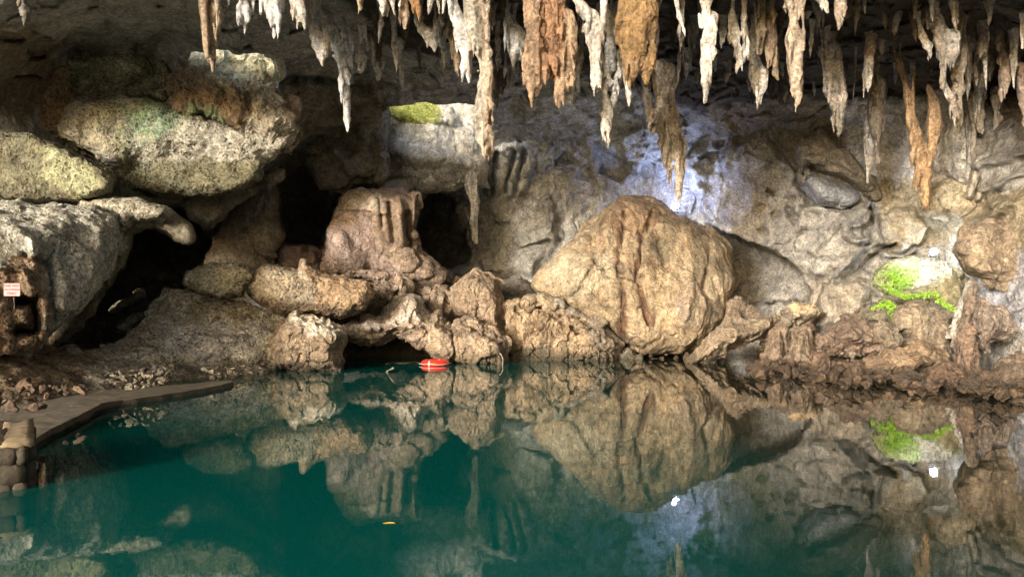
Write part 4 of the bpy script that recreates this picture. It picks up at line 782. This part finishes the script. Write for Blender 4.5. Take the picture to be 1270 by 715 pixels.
st('very long orange stalactite with a crooked white root, right half', [[(1109, 60, 1.5), (1116, 80, 3), (1122, 96, 3.2), (1126, 118, 3), (1130, 145, 4), (1135, 168, 7), (1140, 192, 9), (1144, 218, 9), (1148, 238, 6), (1151, 252, 2)], [(1133, 88, 1.5), (1132, 130, 1.8), (1135, 160, 3)], [(1152, 108, 3), (1158, 128, 5.5), (1158, 160, 6), (1156, 188, 5), (1152, 205, 3)]], d=18.8, col=(.42, .29, .17))
st('large white arm like stalactite with a hole, far right', [[(1157, 10, 2), (1164, 28, 7), (1172, 48, 10), (1175, 66, 7.5), (1171, 82, 3), (1170, 102, 3), (1179, 122, 5), (1186, 142, 3)], [(1151, 6, 3), (1151, 35, 1.5)]], col=(.5, .49, .46), d=16.3)
st('narrow wavy stalactite left of the white arm', [[(1139, 26, 1.2), (1144, 45, 3), (1151, 58, 4), (1154, 74, 1.5)]], col=PALE)
st('forked stalactite with two upright roots right of the white arm', [[(1187, 29, 1.4), (1184, 55, 2.2), (1180, 80, 4), (1186, 92, 5), (1191, 112, 5), (1192, 140, 4), (1193, 156, 1.6)], [(1196, 32, 1.3), (1196, 60, 3.2), (1193, 88, 3)]], col=(.42, .36, .29), d=17.2)
st('tiny white drop stalactite right of the forked one', [[(1204, 77, 1), (1205, 89, 1.6)]], col=PALE)
st('broad pale stump stalactite below the tiny white drop', [[(1215, 106, 5), (1214, 122, 8), (1215, 142, 6), (1216, 162, 2)]], col=(.42, .4, .33), d=19.8)
st('dim brown stalactite behind the pale stump', [[(1229, 62, 7), (1222, 85, 7), (1218, 104, 3)]], col=DIM)
st('leaf shaped pinkish stalactite near the right edge', [[(1242, 54, 1), (1246, 75, 5.5), (1245, 95, 5), (1242, 115, 3), (1242, 126, 1)]], col=(.46, .38, .32))
st('short double stalactite at the right edge', [[(1259, 52, 2), (1259, 80, 3)], [(1265, 80, 3), (1269, 120, 4), (1272, 150, 2)]], col=(.42, .33, .28))
st('small pale stalactite in the upper right corner', [[(1268, 20, 3), (1268, 60, 2)]], col=PALE)
st('small triangular stalactite low near the right edge', [[(1235, 134, 1.2), (1236, 148, 4.5), (1233, 160, 2)]], col=(.45, .4, .33), d=20)
st('thin grey stalactite pole in the dark recess at far right', [[(1199, 150, 2), (1200, 180, 2.4), (1199, 200, 1.4)]], d=20.3, col=(.26, .25, .23), up=True)
st('bent grey stalactite pole in the dark recess at far right, right of the first pole', [[(1208, 152, 3), (1206, 175, 3.4), (1210, 205, 3), (1212, 216, 2)]], d=20.1, col=(.3, .28, .24))
st('slim white drip stone column at the right corner of the sunlit face', [[(584, 186, 2), (584, 205, 4), (585, 228, 6.5), (589, 248, 5.5), (588, 275, 6), (591, 300, 3)]], d=26.6, col=PALE, up=False)
def zone(x): return ('left of the longest central stalactite' if x < 585 else 'around the massive orange curtain' if x < 712 else 'around the big ochre stalactite' if x < 850
    else 'around the white torch shaped stalactite' if x < 965 else 'around the wide knotted white stalactite' if x < 1095 else 'around the large white arm stalactite at far right')
placed = 0
while placed < 52:
    x = random.uniform(470, 1262); y = random.uniform(2, 95) if x > 850 else random.uniform(2, 70)
    ln = random.uniform(20, 62); hw = random.uniform(1.7, 3.4); dx = random.uniform(-4, 4); placed += 1
    sp = [[(x, y, hw * .8), (x + dx * .3, y + ln * .35, hw * 1.15), (x + dx * .7, y + ln * .7, hw * .75), (x + dx, y + ln, .5)]]
    if random.random() < .5: sp.append([(x + hw * 1.6, y + ln * .1, hw * .6), (x + hw * 1.8, y + ln * .5, hw * .5), (x + hw * 1.6, y + ln * .65, .4)])
    drip(N, 'slim pale grey stalactite spike ' + zone(x), sp, d=ceil_y(y) - .5, col=random.choice([PALE, COOL, (.55, .5, .43)]), vox=.024, group='slim pale spikes ' + zone(x), cat='stalactite')
# dim small stalactites on the ceiling behind the bright ones
k = 0; pts = []

while k < 150:
    x = random.uniform(455, 1265); y = random.uniform(3, 118)
    if x < 600 and y > 62 : continue
    if any(abs(x - a) < 5 and abs(y - b) < 10 for a, b in pts): continue
    pts.append((x, y)); k += 1
    ln = random.uniform(8, 34) * (1 if y > 40 else .8); w_ = random.uniform(1.4, 4.6) * (ln / 22) ** .5
    bright = random.random() < .38
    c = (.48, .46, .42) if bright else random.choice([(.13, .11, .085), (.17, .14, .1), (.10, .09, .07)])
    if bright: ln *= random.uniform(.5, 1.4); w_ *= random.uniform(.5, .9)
    dx = random.uniform(-2, 2)
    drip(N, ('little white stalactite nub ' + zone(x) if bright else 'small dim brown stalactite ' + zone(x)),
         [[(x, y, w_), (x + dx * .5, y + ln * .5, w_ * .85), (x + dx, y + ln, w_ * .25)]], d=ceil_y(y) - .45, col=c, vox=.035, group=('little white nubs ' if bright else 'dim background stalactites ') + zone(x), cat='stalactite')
print('drips', time.time() - T0)
# ------------------------------------------------------------------ generic small mesh builder
import bmesh
from mathutils import Matrix
def bm_obj(name, bm, mat, parent=None, loc=(0, 0, 0), smooth=False):
    me = bpy.data.meshes.new(name); bm.to_mesh(me); bm.free(); me.materials.append(mat)
    for p in me.polygons: p.use_smooth = smooth
    o = bpy.data.objects.new(name, me); COL.objects.link(o); o.location = loc
    if parent: o.parent = parent
    return o
def box(bm, c, s, bev=0., rot=None):
    r = bmesh.ops.create_cube(bm, size=1); vs = r['verts']
    mtx = Matrix.Translation(c) @ (rot or Matrix.Identity(4)) @ Matrix.Diagonal((*s, 1)); bmesh.ops.transform(bm, matrix=mtx, verts=vs)
    if bev:
        es = list({e for v in vs for e in v.link_edges}); bmesh.ops.bevel(bm, geom=es, offset=bev, segments=2, affect='EDGES')
def cyl(bm, a, b, r1, r2=None, seg=16):
    a, b = Vector(a), Vector(b); r2 = r1 if r2 is None else r2
    m_ = Matrix.Translation((a + b) / 2) @ (b - a).to_track_quat('Z', 'Y').to_matrix().to_4x4()
    bmesh.ops.create_cone(bm, cap_ends=True, segments=seg, radius1=r1, radius2=r2, depth=(b - a).length, matrix=m_)
def torus(bm, Rr, r, a0=0, a1=2 * math.pi, seg=48, rs=14, squash=1.0):
    full = a1 - a0 > 6.28; rings = []
    for i in range(seg + (0 if full else 1)):
        a = a0 + (a1 - a0) * i / seg
        rings.append([bm.verts.new(((Rr + r * math.cos(t)) * math.cos(a), (Rr + r * math.cos(t)) * math.sin(a), r * squash * math.sin(t))) for t in [2 * math.pi * j / rs for j in range(rs)]])
    for i in range(len(rings) if full else len(rings) - 1):
        A, B = rings[i], rings[(i + 1) % len(rings)]
        for j in range(rs): bm.faces.new((A[j], B[j], B[(j + 1) % rs], A[(j + 1) % rs]))
def empty(name, loc, label, cat, group=None, rz=0):
    o = bpy.data.objects.new(name, None); COL.objects.link(o); o.location = loc; o.rotation_euler.z = rz; return tag(o, label, cat, group)

# ------------------------------------------------------------------ the two lit lamps
m_house = plain('black_lamp_housing', (.02, .02, .022), .5)
m_lens_w = plain('white_lamp_glass', (.8, .8, .8), .3, emit=(.93, .97, 1), es=60)
m_lens_b = plain('blue_white_lamp_glass', (.8, .8, .8), .3, emit=(.6, .72, 1), es=60)
def lamp(loc, target, label, lens, energy, colr, spot, size=.2, blend=.8):
    root = empty('flood_lamp', loc, label, 'lamp', 'lit lamps on the rocks')
    q = (Vector(target) - Vector(loc)).to_track_quat('Y', 'Z').to_matrix().to_4x4()
    bm = bmesh.new(); box(bm, (0, -.07, 0), (size, .10, size * .75), .012)
    for i in range(5): box(bm, ((i - 2) * size * .18, -.14, 0), (.012, .05, size * .6))
    bmesh.ops.transform(bm, matrix=q, verts=bm.verts); bm_obj('housing', bm, m_house, root)
    bm = bmesh.new(); bmesh.ops.create_uvsphere(bm, u_segments=20, v_segments=10, radius=size * .5); bmesh.ops.scale(bm, vec=(1, .45, 1), verts=bm.verts)
    bmesh.ops.transform(bm, matrix=q, verts=bm.verts); bm_obj('lens', bm, lens, root, smooth=True)
    bm = bmesh.new(); box(bm, (-size * .56, -.07, -.08), (.015, .04, .2)); box(bm, (size * .56, -.07, -.08), (.015, .04, .2)); box(bm, (0, -.07, -.19), (size * 1.15, .05, .02))
    bmesh.ops.transform(bm, matrix=q, verts=bm.verts); bm_obj('bracket', bm, m_house, root)
    l = bpy.data.lights.new('lamp_light', 'POINT' if spot is None else 'SPOT'); l.energy = energy; l.color = colr; l.shadow_soft_size = .06
    if spot: l.spot_size = R(spot); l.spot_blend = blend
    lo = bpy.data.objects.new('lamp_light', l); COL.objects.link(lo); lo.parent = root
    lo.location = (q @ Vector((0, .16, 0))); lo.rotation_euler = (Vector(target) - Vector(loc)).to_track_quat('-Z', 'Y').to_euler()
    return root
L1 = at(1158, 312, 21.3)
lamp(L1, (L1[0] - .8, L1[1] - 3.0, L1[2] - .3), 'bright white flood lamp mounted on the right wall above the lit green crust', m_lens_w, 26, (.95, .97, 1), None, .2)
L2 = at(837, 256, 25.2)
lamp(L2, (L2[0] - .6, L2[1] - 1, L2[2] + 1.2), 'blue white lamp peeking over the top of the great boulder', m_lens_b, 30, (.42, .5, 1), None, .26)

# ------------------------------------------------------------------ green growth near the lamp
def leafmat(name, col): return plain(name, col, .5, var=.35, bscale=8)
m_fern = leafmat('bright_fern_leaf', (.26, .48, .04)); m_moss = leafmat('yellow_green_moss', (.30, .36, .04))
def fern(name, label, path, d, n, size, spread, mat=None, droop=.5):
    pts = [Vector(at(x, y, dd)) for (x, y), dd in zip(path, d)]
    bm = bmesh.new(); o0 = pts[0]
    for i in range(n):
        t = random.random() * (len(pts) - 1); k_ = min(int(t), len(pts) - 2); p = pts[k_].lerp(pts[k_ + 1], t - k_)
        p = p + Vector((random.gauss(0, spread), -abs(random.gauss(0, spread * .6)) - .02, random.gauss(0, spread * .7))) - o0
        L_ = size * random.uniform(.5, 1.2); dr = Vector((random.gauss(0, 1), -abs(random.gauss(0, .6)) - .2, random.gauss(-droop, .7))).normalized()
        sd = dr.cross(Vector((random.gauss(0, 1), 1, random.gauss(0, 1)))).normalized() * L_ * .2
        a = bm.verts.new(p); b_ = bm.verts.new(p + dr * L_ * .5 + sd); c = bm.verts.new(p + dr * L_ + Vector((0, 0, -L_ * .15))); e = bm.verts.new(p + dr * L_ * .5 - sd)
        bm.faces.new((a, b_, c, e))
    return tag(bm_obj(name, bm, mat or m_fern, loc=o0), label, None, None, 'stuff')
fern('moss', 'bright green fern tuft on the lit rock below the lamp', [(1108, 338), (1116, 352)], [21.6, 21.5], 420, .10, .15)
fern('moss', 'trailing green growth along the top rim of the hole dotted boulder', [(1094, 352), (1110, 362), (1124, 368), (1140, 366), (1156, 362), (1166, 374), (1180, 384)], [20.9, 20.6, 20.4, 20.1, 20.0, 19.7, 19.5], 620, .09, .05)
fern('moss', 'green growth hanging in a strand left of the hole dotted boulder', [(1082, 382), (1096, 374), (1104, 378), (1108, 392), (1114, 400)], [20.0, 19.8, 19.6, 19.3, 19.2], 420, .09, .06)
fern('moss', 'yellow green moss on the top edge of the bright sunlit face', [(488, 134), (500, 142), (512, 136), (524, 146), (535, 140)], [26.4, 26.3, 26.2, 26.2, 26.3], 420, .08, .2, m_moss)
fern('moss', 'sparse yellow moss on the brightest rock, upper left', [(285, 78), (305, 88), (325, 84)], [19.4, 19.3, 19.4], 200, .05, .12, m_moss)

# ------------------------------------------------------------------ life ring with its rope
lx, ly, _ = onz(540, 450, .05)
ring = empty('life_ring', (lx, ly, .03), 'red life ring floating in front of the dark undercut', 'life ring', rz=.3)
m_red = plain('red_life_ring_plastic', (.72, .035, .02), .4, var=.08); m_wht = plain('white_band', (.8, .78, .74), .5)
bm = bmesh.new(); torus(bm, .285, .105, squash=.8); bm_obj('ring_body', bm, m_red, ring, (0, 0, .03), True)
for i in range(4):
    bm = bmesh.new(); a = i * math.pi / 2 + .9; torus(bm, .285, .108, a - .035, a + .035, 3, 14, .8); bm_obj('band', bm, m_wht, ring, (0, 0, .03), True)
bm = bmesh.new()
for i in range(4):
    a0 = i * math.pi / 2 + .9; prev = None
    for j in range(9):
        a = a0 + j / 8 * math.pi / 2; r_ = .395 + .05 * math.sin(j / 8 * math.pi); p = Vector((r_ * math.cos(a), r_ * math.sin(a), .03 - .02 * math.sin(j / 8 * math.pi)))
        if prev is not None: cyl(bm, prev, p, .007, seg=6)
        prev = p
bm_obj('grab_rope', bm, plain('white_rope', (.6, .57, .5), .9), ring)
def tube(name, label, cat, pts, r, mat, wob=0., kind=None):
    bm = bmesh.new(); o0 = Vector(pts[0])
    P_ = [Vector(p) - o0 for p in pts]
    for a, b_ in zip(P_[:-1], P_[1:]): cyl(bm, a, b_, r, seg=7)
    return tag(bm_obj(name, bm, mat, loc=o0, smooth=True), label, cat)
m_rope = plain('pale_wet_rope', (.26, .24, .2), .8)
tube('rope', 'slack pale rope floating from the life ring to the left', 'rope', [onz(px, py, .012) for px, py in ((528, 452), (515, 448.5), (500, 450), (488, 449), (478, 451))], .008, m_rope)
m_twig = plain('bleached_twig', (.2, .17, .12), .9)
tube('twig', 'bleached twig sticking out of the water left of the life ring', 'twig', [onz(477, 463, -.05), onz(482, 459, .05), onz(488, 456, .16)], .022, m_twig)
tube('rope', 'pale curved rope end hanging into the water right of the life ring', 'rope', [at(618, 436, 20.6), at(622, 440, 20.4), at(624, 446, 20.3), at(623, 453, 20.2), at(620, 459, 20.1)], .018, m_rope)
# floating leaf
bm = bmesh.new(); vs = [bm.verts.new((x, y, z)) for x, y, z in ((-.05, 0, .004), (-.02, .014, .008), (.03, .012, .01), (.055, .002, .004), (.03, -.01, .006), (-.02, -.012, .004))]; bm.faces.new(vs)
lf = bm_obj('leaf', bm, plain('yellow_leaf', (.55, .42, .08), .6), loc=onz(482, 649, .003)); tag(lf, 'single yellow leaf floating on the turquoise water', 'leaf')

# ------------------------------------------------------------------ sign
sg = empty('sign', at(15, 359, 13.2), 'small white sign with red lettering fixed to the left cliff', 'sign', rz=R(8))
bm = bmesh.new(); box(bm, (0, 0, 0), (.27, .015, .225), .003); bm_obj('board', bm, plain('pinkish_white_board', (.5, .29, .31), .5, var=.04), sg)
m_txt = plain('red_lettering', (.55, .02, .04), .5)
def text(s, z, size):
    cu = bpy.data.curves.new('lettering', 'FONT'); cu.body = s; cu.size = size; cu.align_x = 'CENTER'; cu.align_y = 'CENTER'; cu.extrude = .001; cu.offset = size * .03
    o = bpy.data.objects.new('tmp', cu); me = bpy.data.meshes.new_from_object(o); bpy.data.objects.remove(o)
    me.materials.append(m_txt); ob = bpy.data.objects.new('lettering', me); COL.objects.link(ob); ob.parent = sg; ob.location = (0, -.0095, z); ob.rotation_euler = (R(90), 0, 0)
text('THIS WAY', .066, .058); text('FOR SWIMMING', 0, .038); text('ONLY', -.066, .058)
tube('sign_wire', 'thin pale wire hanging down from the sign', 'wire', [at(17, 368, 13.3), at(18, 378, 13.4), at(17, 388, 13.45), at(15, 396, 13.4)], .008, m_rope)

# ------------------------------------------------------------------ concrete path along the left shore
m_conc = plain('worn_concrete', (.12, .108, .085), .85, bump=.03, bscale=5, var=.35)
top = [(-120, 566), (36, 548), (60, 534), (95, 517), (125, 501), (150, 497), (200, 490), (250, 482), (288, 474), (285, 471), (240, 475), (190, 479), (130, 484), (75, 492), (40, 500), (-120, 512)]
pt = []
for i, (a, b) in enumerate(top):
    a2, b2 = top[(i + 1) % len(top)]; P0, P1 = Vector(onz(a, b, .08)), Vector(onz(a2, b2, .08)); n_ = max(1, int((P1 - P0).length / .22))
    for j in range(n_):
        q_ = P0.lerp(P1, j / n_); pt.append((q_.x + random.gauss(0, .018), q_.y + random.gauss(0, .03), .08))
bm = bmesh.new(); c0 = Vector((sum(p[0] for p in pt) / len(pt), sum(p[1] for p in pt) / len(pt), 0))
up_ = [bm.verts.new(Vector(p) - c0) for p in pt]; lo_ = [bm.verts.new(Vector((p[0], p[1], -.8)) - c0) for p in pt]
bm.faces.new(up_)
for i in range(len(pt)): j = (i + 1) % len(pt); bm.faces.new((up_[i], lo_[i], lo_[j], up_[j]))
bmesh.ops.recalc_face_normals(bm, faces=bm.faces)
bmesh.ops.bevel(bm, geom=[e for e in bm.edges if abs(e.verts[0].co.z - .08) < .01 and abs(e.verts[1].co.z - .08) < .01], offset=.03, segments=2, affect='EDGES')
bm_obj('path', bm, m_conc, loc=c0)['kind'] = 'structure'
# raised rim on the water side of the path
bm = bmesh.new(); rim = [onz(a, b, .085) for a, b in ((38, 549), (60, 535), (95, 518), (125, 502), (150, 498))]
for a, b_ in zip(rim[:-1], rim[1:]):
    a, b_ = Vector(a), Vector(b_); ang = math.atan2(b_.y - a.y, b_.x - a.x); box(bm, (a + b_) / 2, ((b_ - a).length + .03, .07, .07), .01, Matrix.Rotation(ang, 4, 'Z'))
bm_obj('kerb', bm, m_conc)['kind'] = 'structure'

# ------------------------------------------------------------------ masonry pier at the near left
pier = empty('stone_pier', onz(33, 604, 0), 'low dark masonry pier with a pale top at the left edge of the water', 'pier', rz=R(33))
px0, py0, _ = onz(33, 604, 0); hz = .4
m_stone = plain('dark_pier_stone', (.05, .042, .03), .75, bump=.02, bscale=9, var=.4); m_cap = plain('pale_stone_cap', (.25, .2, .13), .8, bump=.02, bscale=6, var=.3)  # cap paler than the side stones
m_mort = plain('dark_mortar', (.06, .055, .045), .9)
xr = 0.
bm = bmesh.new(); box(bm, (xr - .9, .75, -.3), (1.76, 1.44, 1.46), .01); bm_obj('core', bm, m_mort, pier)
def stone_mesh(w_, h_, dp, seed, rnd=.35):
    r_ = random.Random(seed); bm = bmesh.new(); bmesh.ops.create_cube(bm, size=1); bmesh.ops.subdivide_edges(bm, edges=bm.edges, cuts=3, use_grid_fill=True)
    for v_ in bm.verts:
        p = v_.co; l = p.length; q = p * (.80 / max(.5, l)) ; p = p.lerp(q, rnd); v_.co = Vector((p.x * w_ + r_.gauss(0, .006), p.y * dp + r_.gauss(0, .006), p.z * h_ + r_.gauss(0, .006)))
    return bm
z = -.25; row = 0
while z < hz - .07:
    h_ = random.uniform(.13, .18); x = xr - 1.7
    while x < xr - .03:
        w_ = min(random.uniform(.14, .3), xr - x)
        if w_ > .07: bm_obj('stone', stone_mesh(w_ * 1.06, h_ * 1.06, .16, random.random()), m_stone, pier, (x + w_ / 2, .03, z + h_ / 2), True)
        x += w_
    y = .05
    while y < 1.4:
        w_ = random.uniform(.16, .3); bm_obj('stone', stone_mesh(.14, h_ * 1.06, w_ * 1.06, random.random()), m_stone, pier, (xr - .01, y + w_ / 2, z + h_ / 2), True); y += w_
    z += h_; row += 1
x = xr - 1.75
while x < xr:
    w_ = min(random.uniform(.25, .4), xr - x + .04); bm_obj('cap_stone', stone_mesh(w_ * 1.1, .07, 1.5, random.random(), .08), m_cap, pier, (x + w_ / 2, .74, hz), True); x += w_

# ------------------------------------------------------------------ loose stones
def pebble(seed, r_):
    rr_ = np.random.default_rng(seed); bm = bmesh.new(); bmesh.ops.create_icosphere(bm, subdivisions=3, radius=1)
    Pn = np.array([v_.co[:] for v_ in bm.verts]); s_ = np.array([rr_.uniform(.8, 1.3), rr_.uniform(.7, 1.1), rr_.uniform(.5, .85)])
    dsp = 1 + .5 * fbm(Pn, 1.1, 3, seed=seed * 3.1) + .22 * ridged(Pn, 2.4, 3, seed=seed)
    # knock flat facets off
    for _ in range(7):
        n_ = rr_.normal(size=3); n_ /= np.linalg.norm(n_); k_ = rr_.uniform(.5, .8); dd_ = (Pn * dsp[:, None]) @ n_; sc2 = np.where(dd_ > k_, k_ / np.maximum(dd_, 1e-3), 1); dsp = dsp * sc2
    for v_, q_, a_ in zip(bm.verts, Pn, dsp): v_.co = Vector(q_ * a_ * s_)
    me = bpy.data.meshes.new('stone'); bm.to_mesh(me); bm.free()
    for p in me.polygons: p.use_smooth = True
    return me
def stone_set(cols, n=6, base=0, mat='crag'):
    out_ = []
    for i in range(n):
        me = pebble(base + i + 1, 1); me.materials.append(M[mat]); c = cols[i % len(cols)]
        ca = me.color_attributes.new('tint', 'FLOAT_COLOR', 'POINT'); ca.data.foreach_set('color', np.tile(np.array([*c, 1], np.float32), (len(me.vertices), 1)).ravel()); out_.append(me)
    return out_
brown_set = stone_set([(.17, .12, .09), (.14, .10, .075), (.2, .14, .1), (.11, .085, .065)], 8)
pale_set = stone_set([(.27, .25, .2), (.2, .18, .14)], 4, 20)
def scatter(poly, dfun, n, smin, smax, meshes, label, group, name='stone', stuff=False):
    co = []; fa = []; cl = []; nv = 0
    xs = [p[0] for p in poly]; ys = [p[1] for p in poly]; c = 0
    pa = np.array(poly, np.float32)
    for _ in range(n * 30):
        if c >= n: break
        x, y = random.uniform(min(xs), max(xs)), random.uniform(min(ys), max(ys))
        if poly_sdf(pa, np.array([x]), np.array([y]))[0] < 0: continue
        if stuff:
            me = random.choice(meshes); Pm = np.array([v.co[:] for v in me.vertices]); s_ = random.uniform(smin, smax)
            Rm = np.array(Matrix.Rotation(random.uniform(0, 6.28), 3, 'Z') @ Matrix.Rotation(random.uniform(-.8, .8), 3, 'X') @ Matrix.Diagonal([s_ * random.uniform(.5, 1.4) for _ in range(3)]))
            co.append(Pm @ Rm.T + np.array(at(x, y, dfun(x, y)))); fa.append(np.array([p.vertices[:] for p in me.polygons]) + nv); nv += len(Pm); c += 1
            k_ = random.uniform(.6, 1.25); cl.append(np.array([me.color_attributes['tint'].data[0].color[:3]] * len(Pm)) * k_); continue
        o = bpy.data.objects.new(name, random.choice(meshes)); COL.objects.link(o); dd = dfun(x, y)
        s_ = random.uniform(smin, smax) ** 1.0; o.location = at(x, y, dd); o.scale = (s_ * random.uniform(.7, 1.3), s_ * random.uniform(.7, 1.2), s_ * random.uniform(.7, 1.2))
        o.rotation_euler = [random.uniform(-.5, .5), random.uniform(-.5, .5), random.uniform(0, 6.28)]; tag(o, label, 'stone', group); c += 1
    if stuff: link_mesh('rubble', np.concatenate(co), np.concatenate(fa), meshes[0].materials[0], np.concatenate(cl))['kind'] = 'stuff'
wl = lambda x, y: 22.5 - (x - 850) / 420 * 6.5
scatter([(930, 455), (1000, 448), (1100, 455), (1180, 470), (1270, 480), (1270, 492), (1180, 484), (1090, 478), (1000, 468), (930, 464)], lambda x, y: F * (EYE - .12) / (y - YH) if y > 450 else 20, 160, .04, .14, brown_set, '', '', stuff=True)
scatter([(940, 440), (1100, 434), (1180, 450), (1180, 470), (1090, 468), (940, 458)], lambda x, y: 21.0 - (x - 940) / 240 * 3.6, 34, .08, .26, brown_set, 'brown stone piled between the larger rocks of the right shore', 'stones piled on the right shore')
scatter([(650, 438), (760, 436), (765, 460), (645, 462)], lambda x, y: 21.9 + (460 - y) * .02, 90, .04, .14, brown_set, '', '', stuff=True)
scatter([(800, 440), (860, 438), (860, 462), (796, 464)], lambda x, y: 22.4, 30, .07, .2, brown_set, 'cobble under the lower edge of the great boulder', 'cobbles under the great boulder')
scatter([(1015, 432), (1090, 440), (1088, 446), (1010, 442)], lambda x, y: 18.7, 16, .04, .11, pale_set, 'white stone chip at the foot of the reddish pyramid rock', 'white stone chips on the right shore')
scatter([(120, 462), (215, 450), (210, 478), (150, 482)], lambda x, y: F * (EYE - .3) / (y - YH), 70, .02, .09, pale_set, '', '', stuff=True)
scatter([(0, 470), (110, 480), (80, 500), (0, 515)], lambda x, y: F * (EYE - .35) / (y - YH), 40, .02, .10, brown_set, '', '', stuff=True)
scatter([(240, 440), (330, 440), (335, 460), (250, 470)], lambda x, y: F * (EYE - .25) / (y - YH), 50, .02, .08, pale_set, '', '', stuff=True)
scatter([(940, 410), (1010, 400), (1010, 430), (945, 430)], lambda x, y: 21.5, 18, .08, .24, brown_set, 'brown stone behind the spiky rocks of the right shore', 'stones behind the spiky rocks')
print('done', time.time() - T0, 'tris', NTRI)
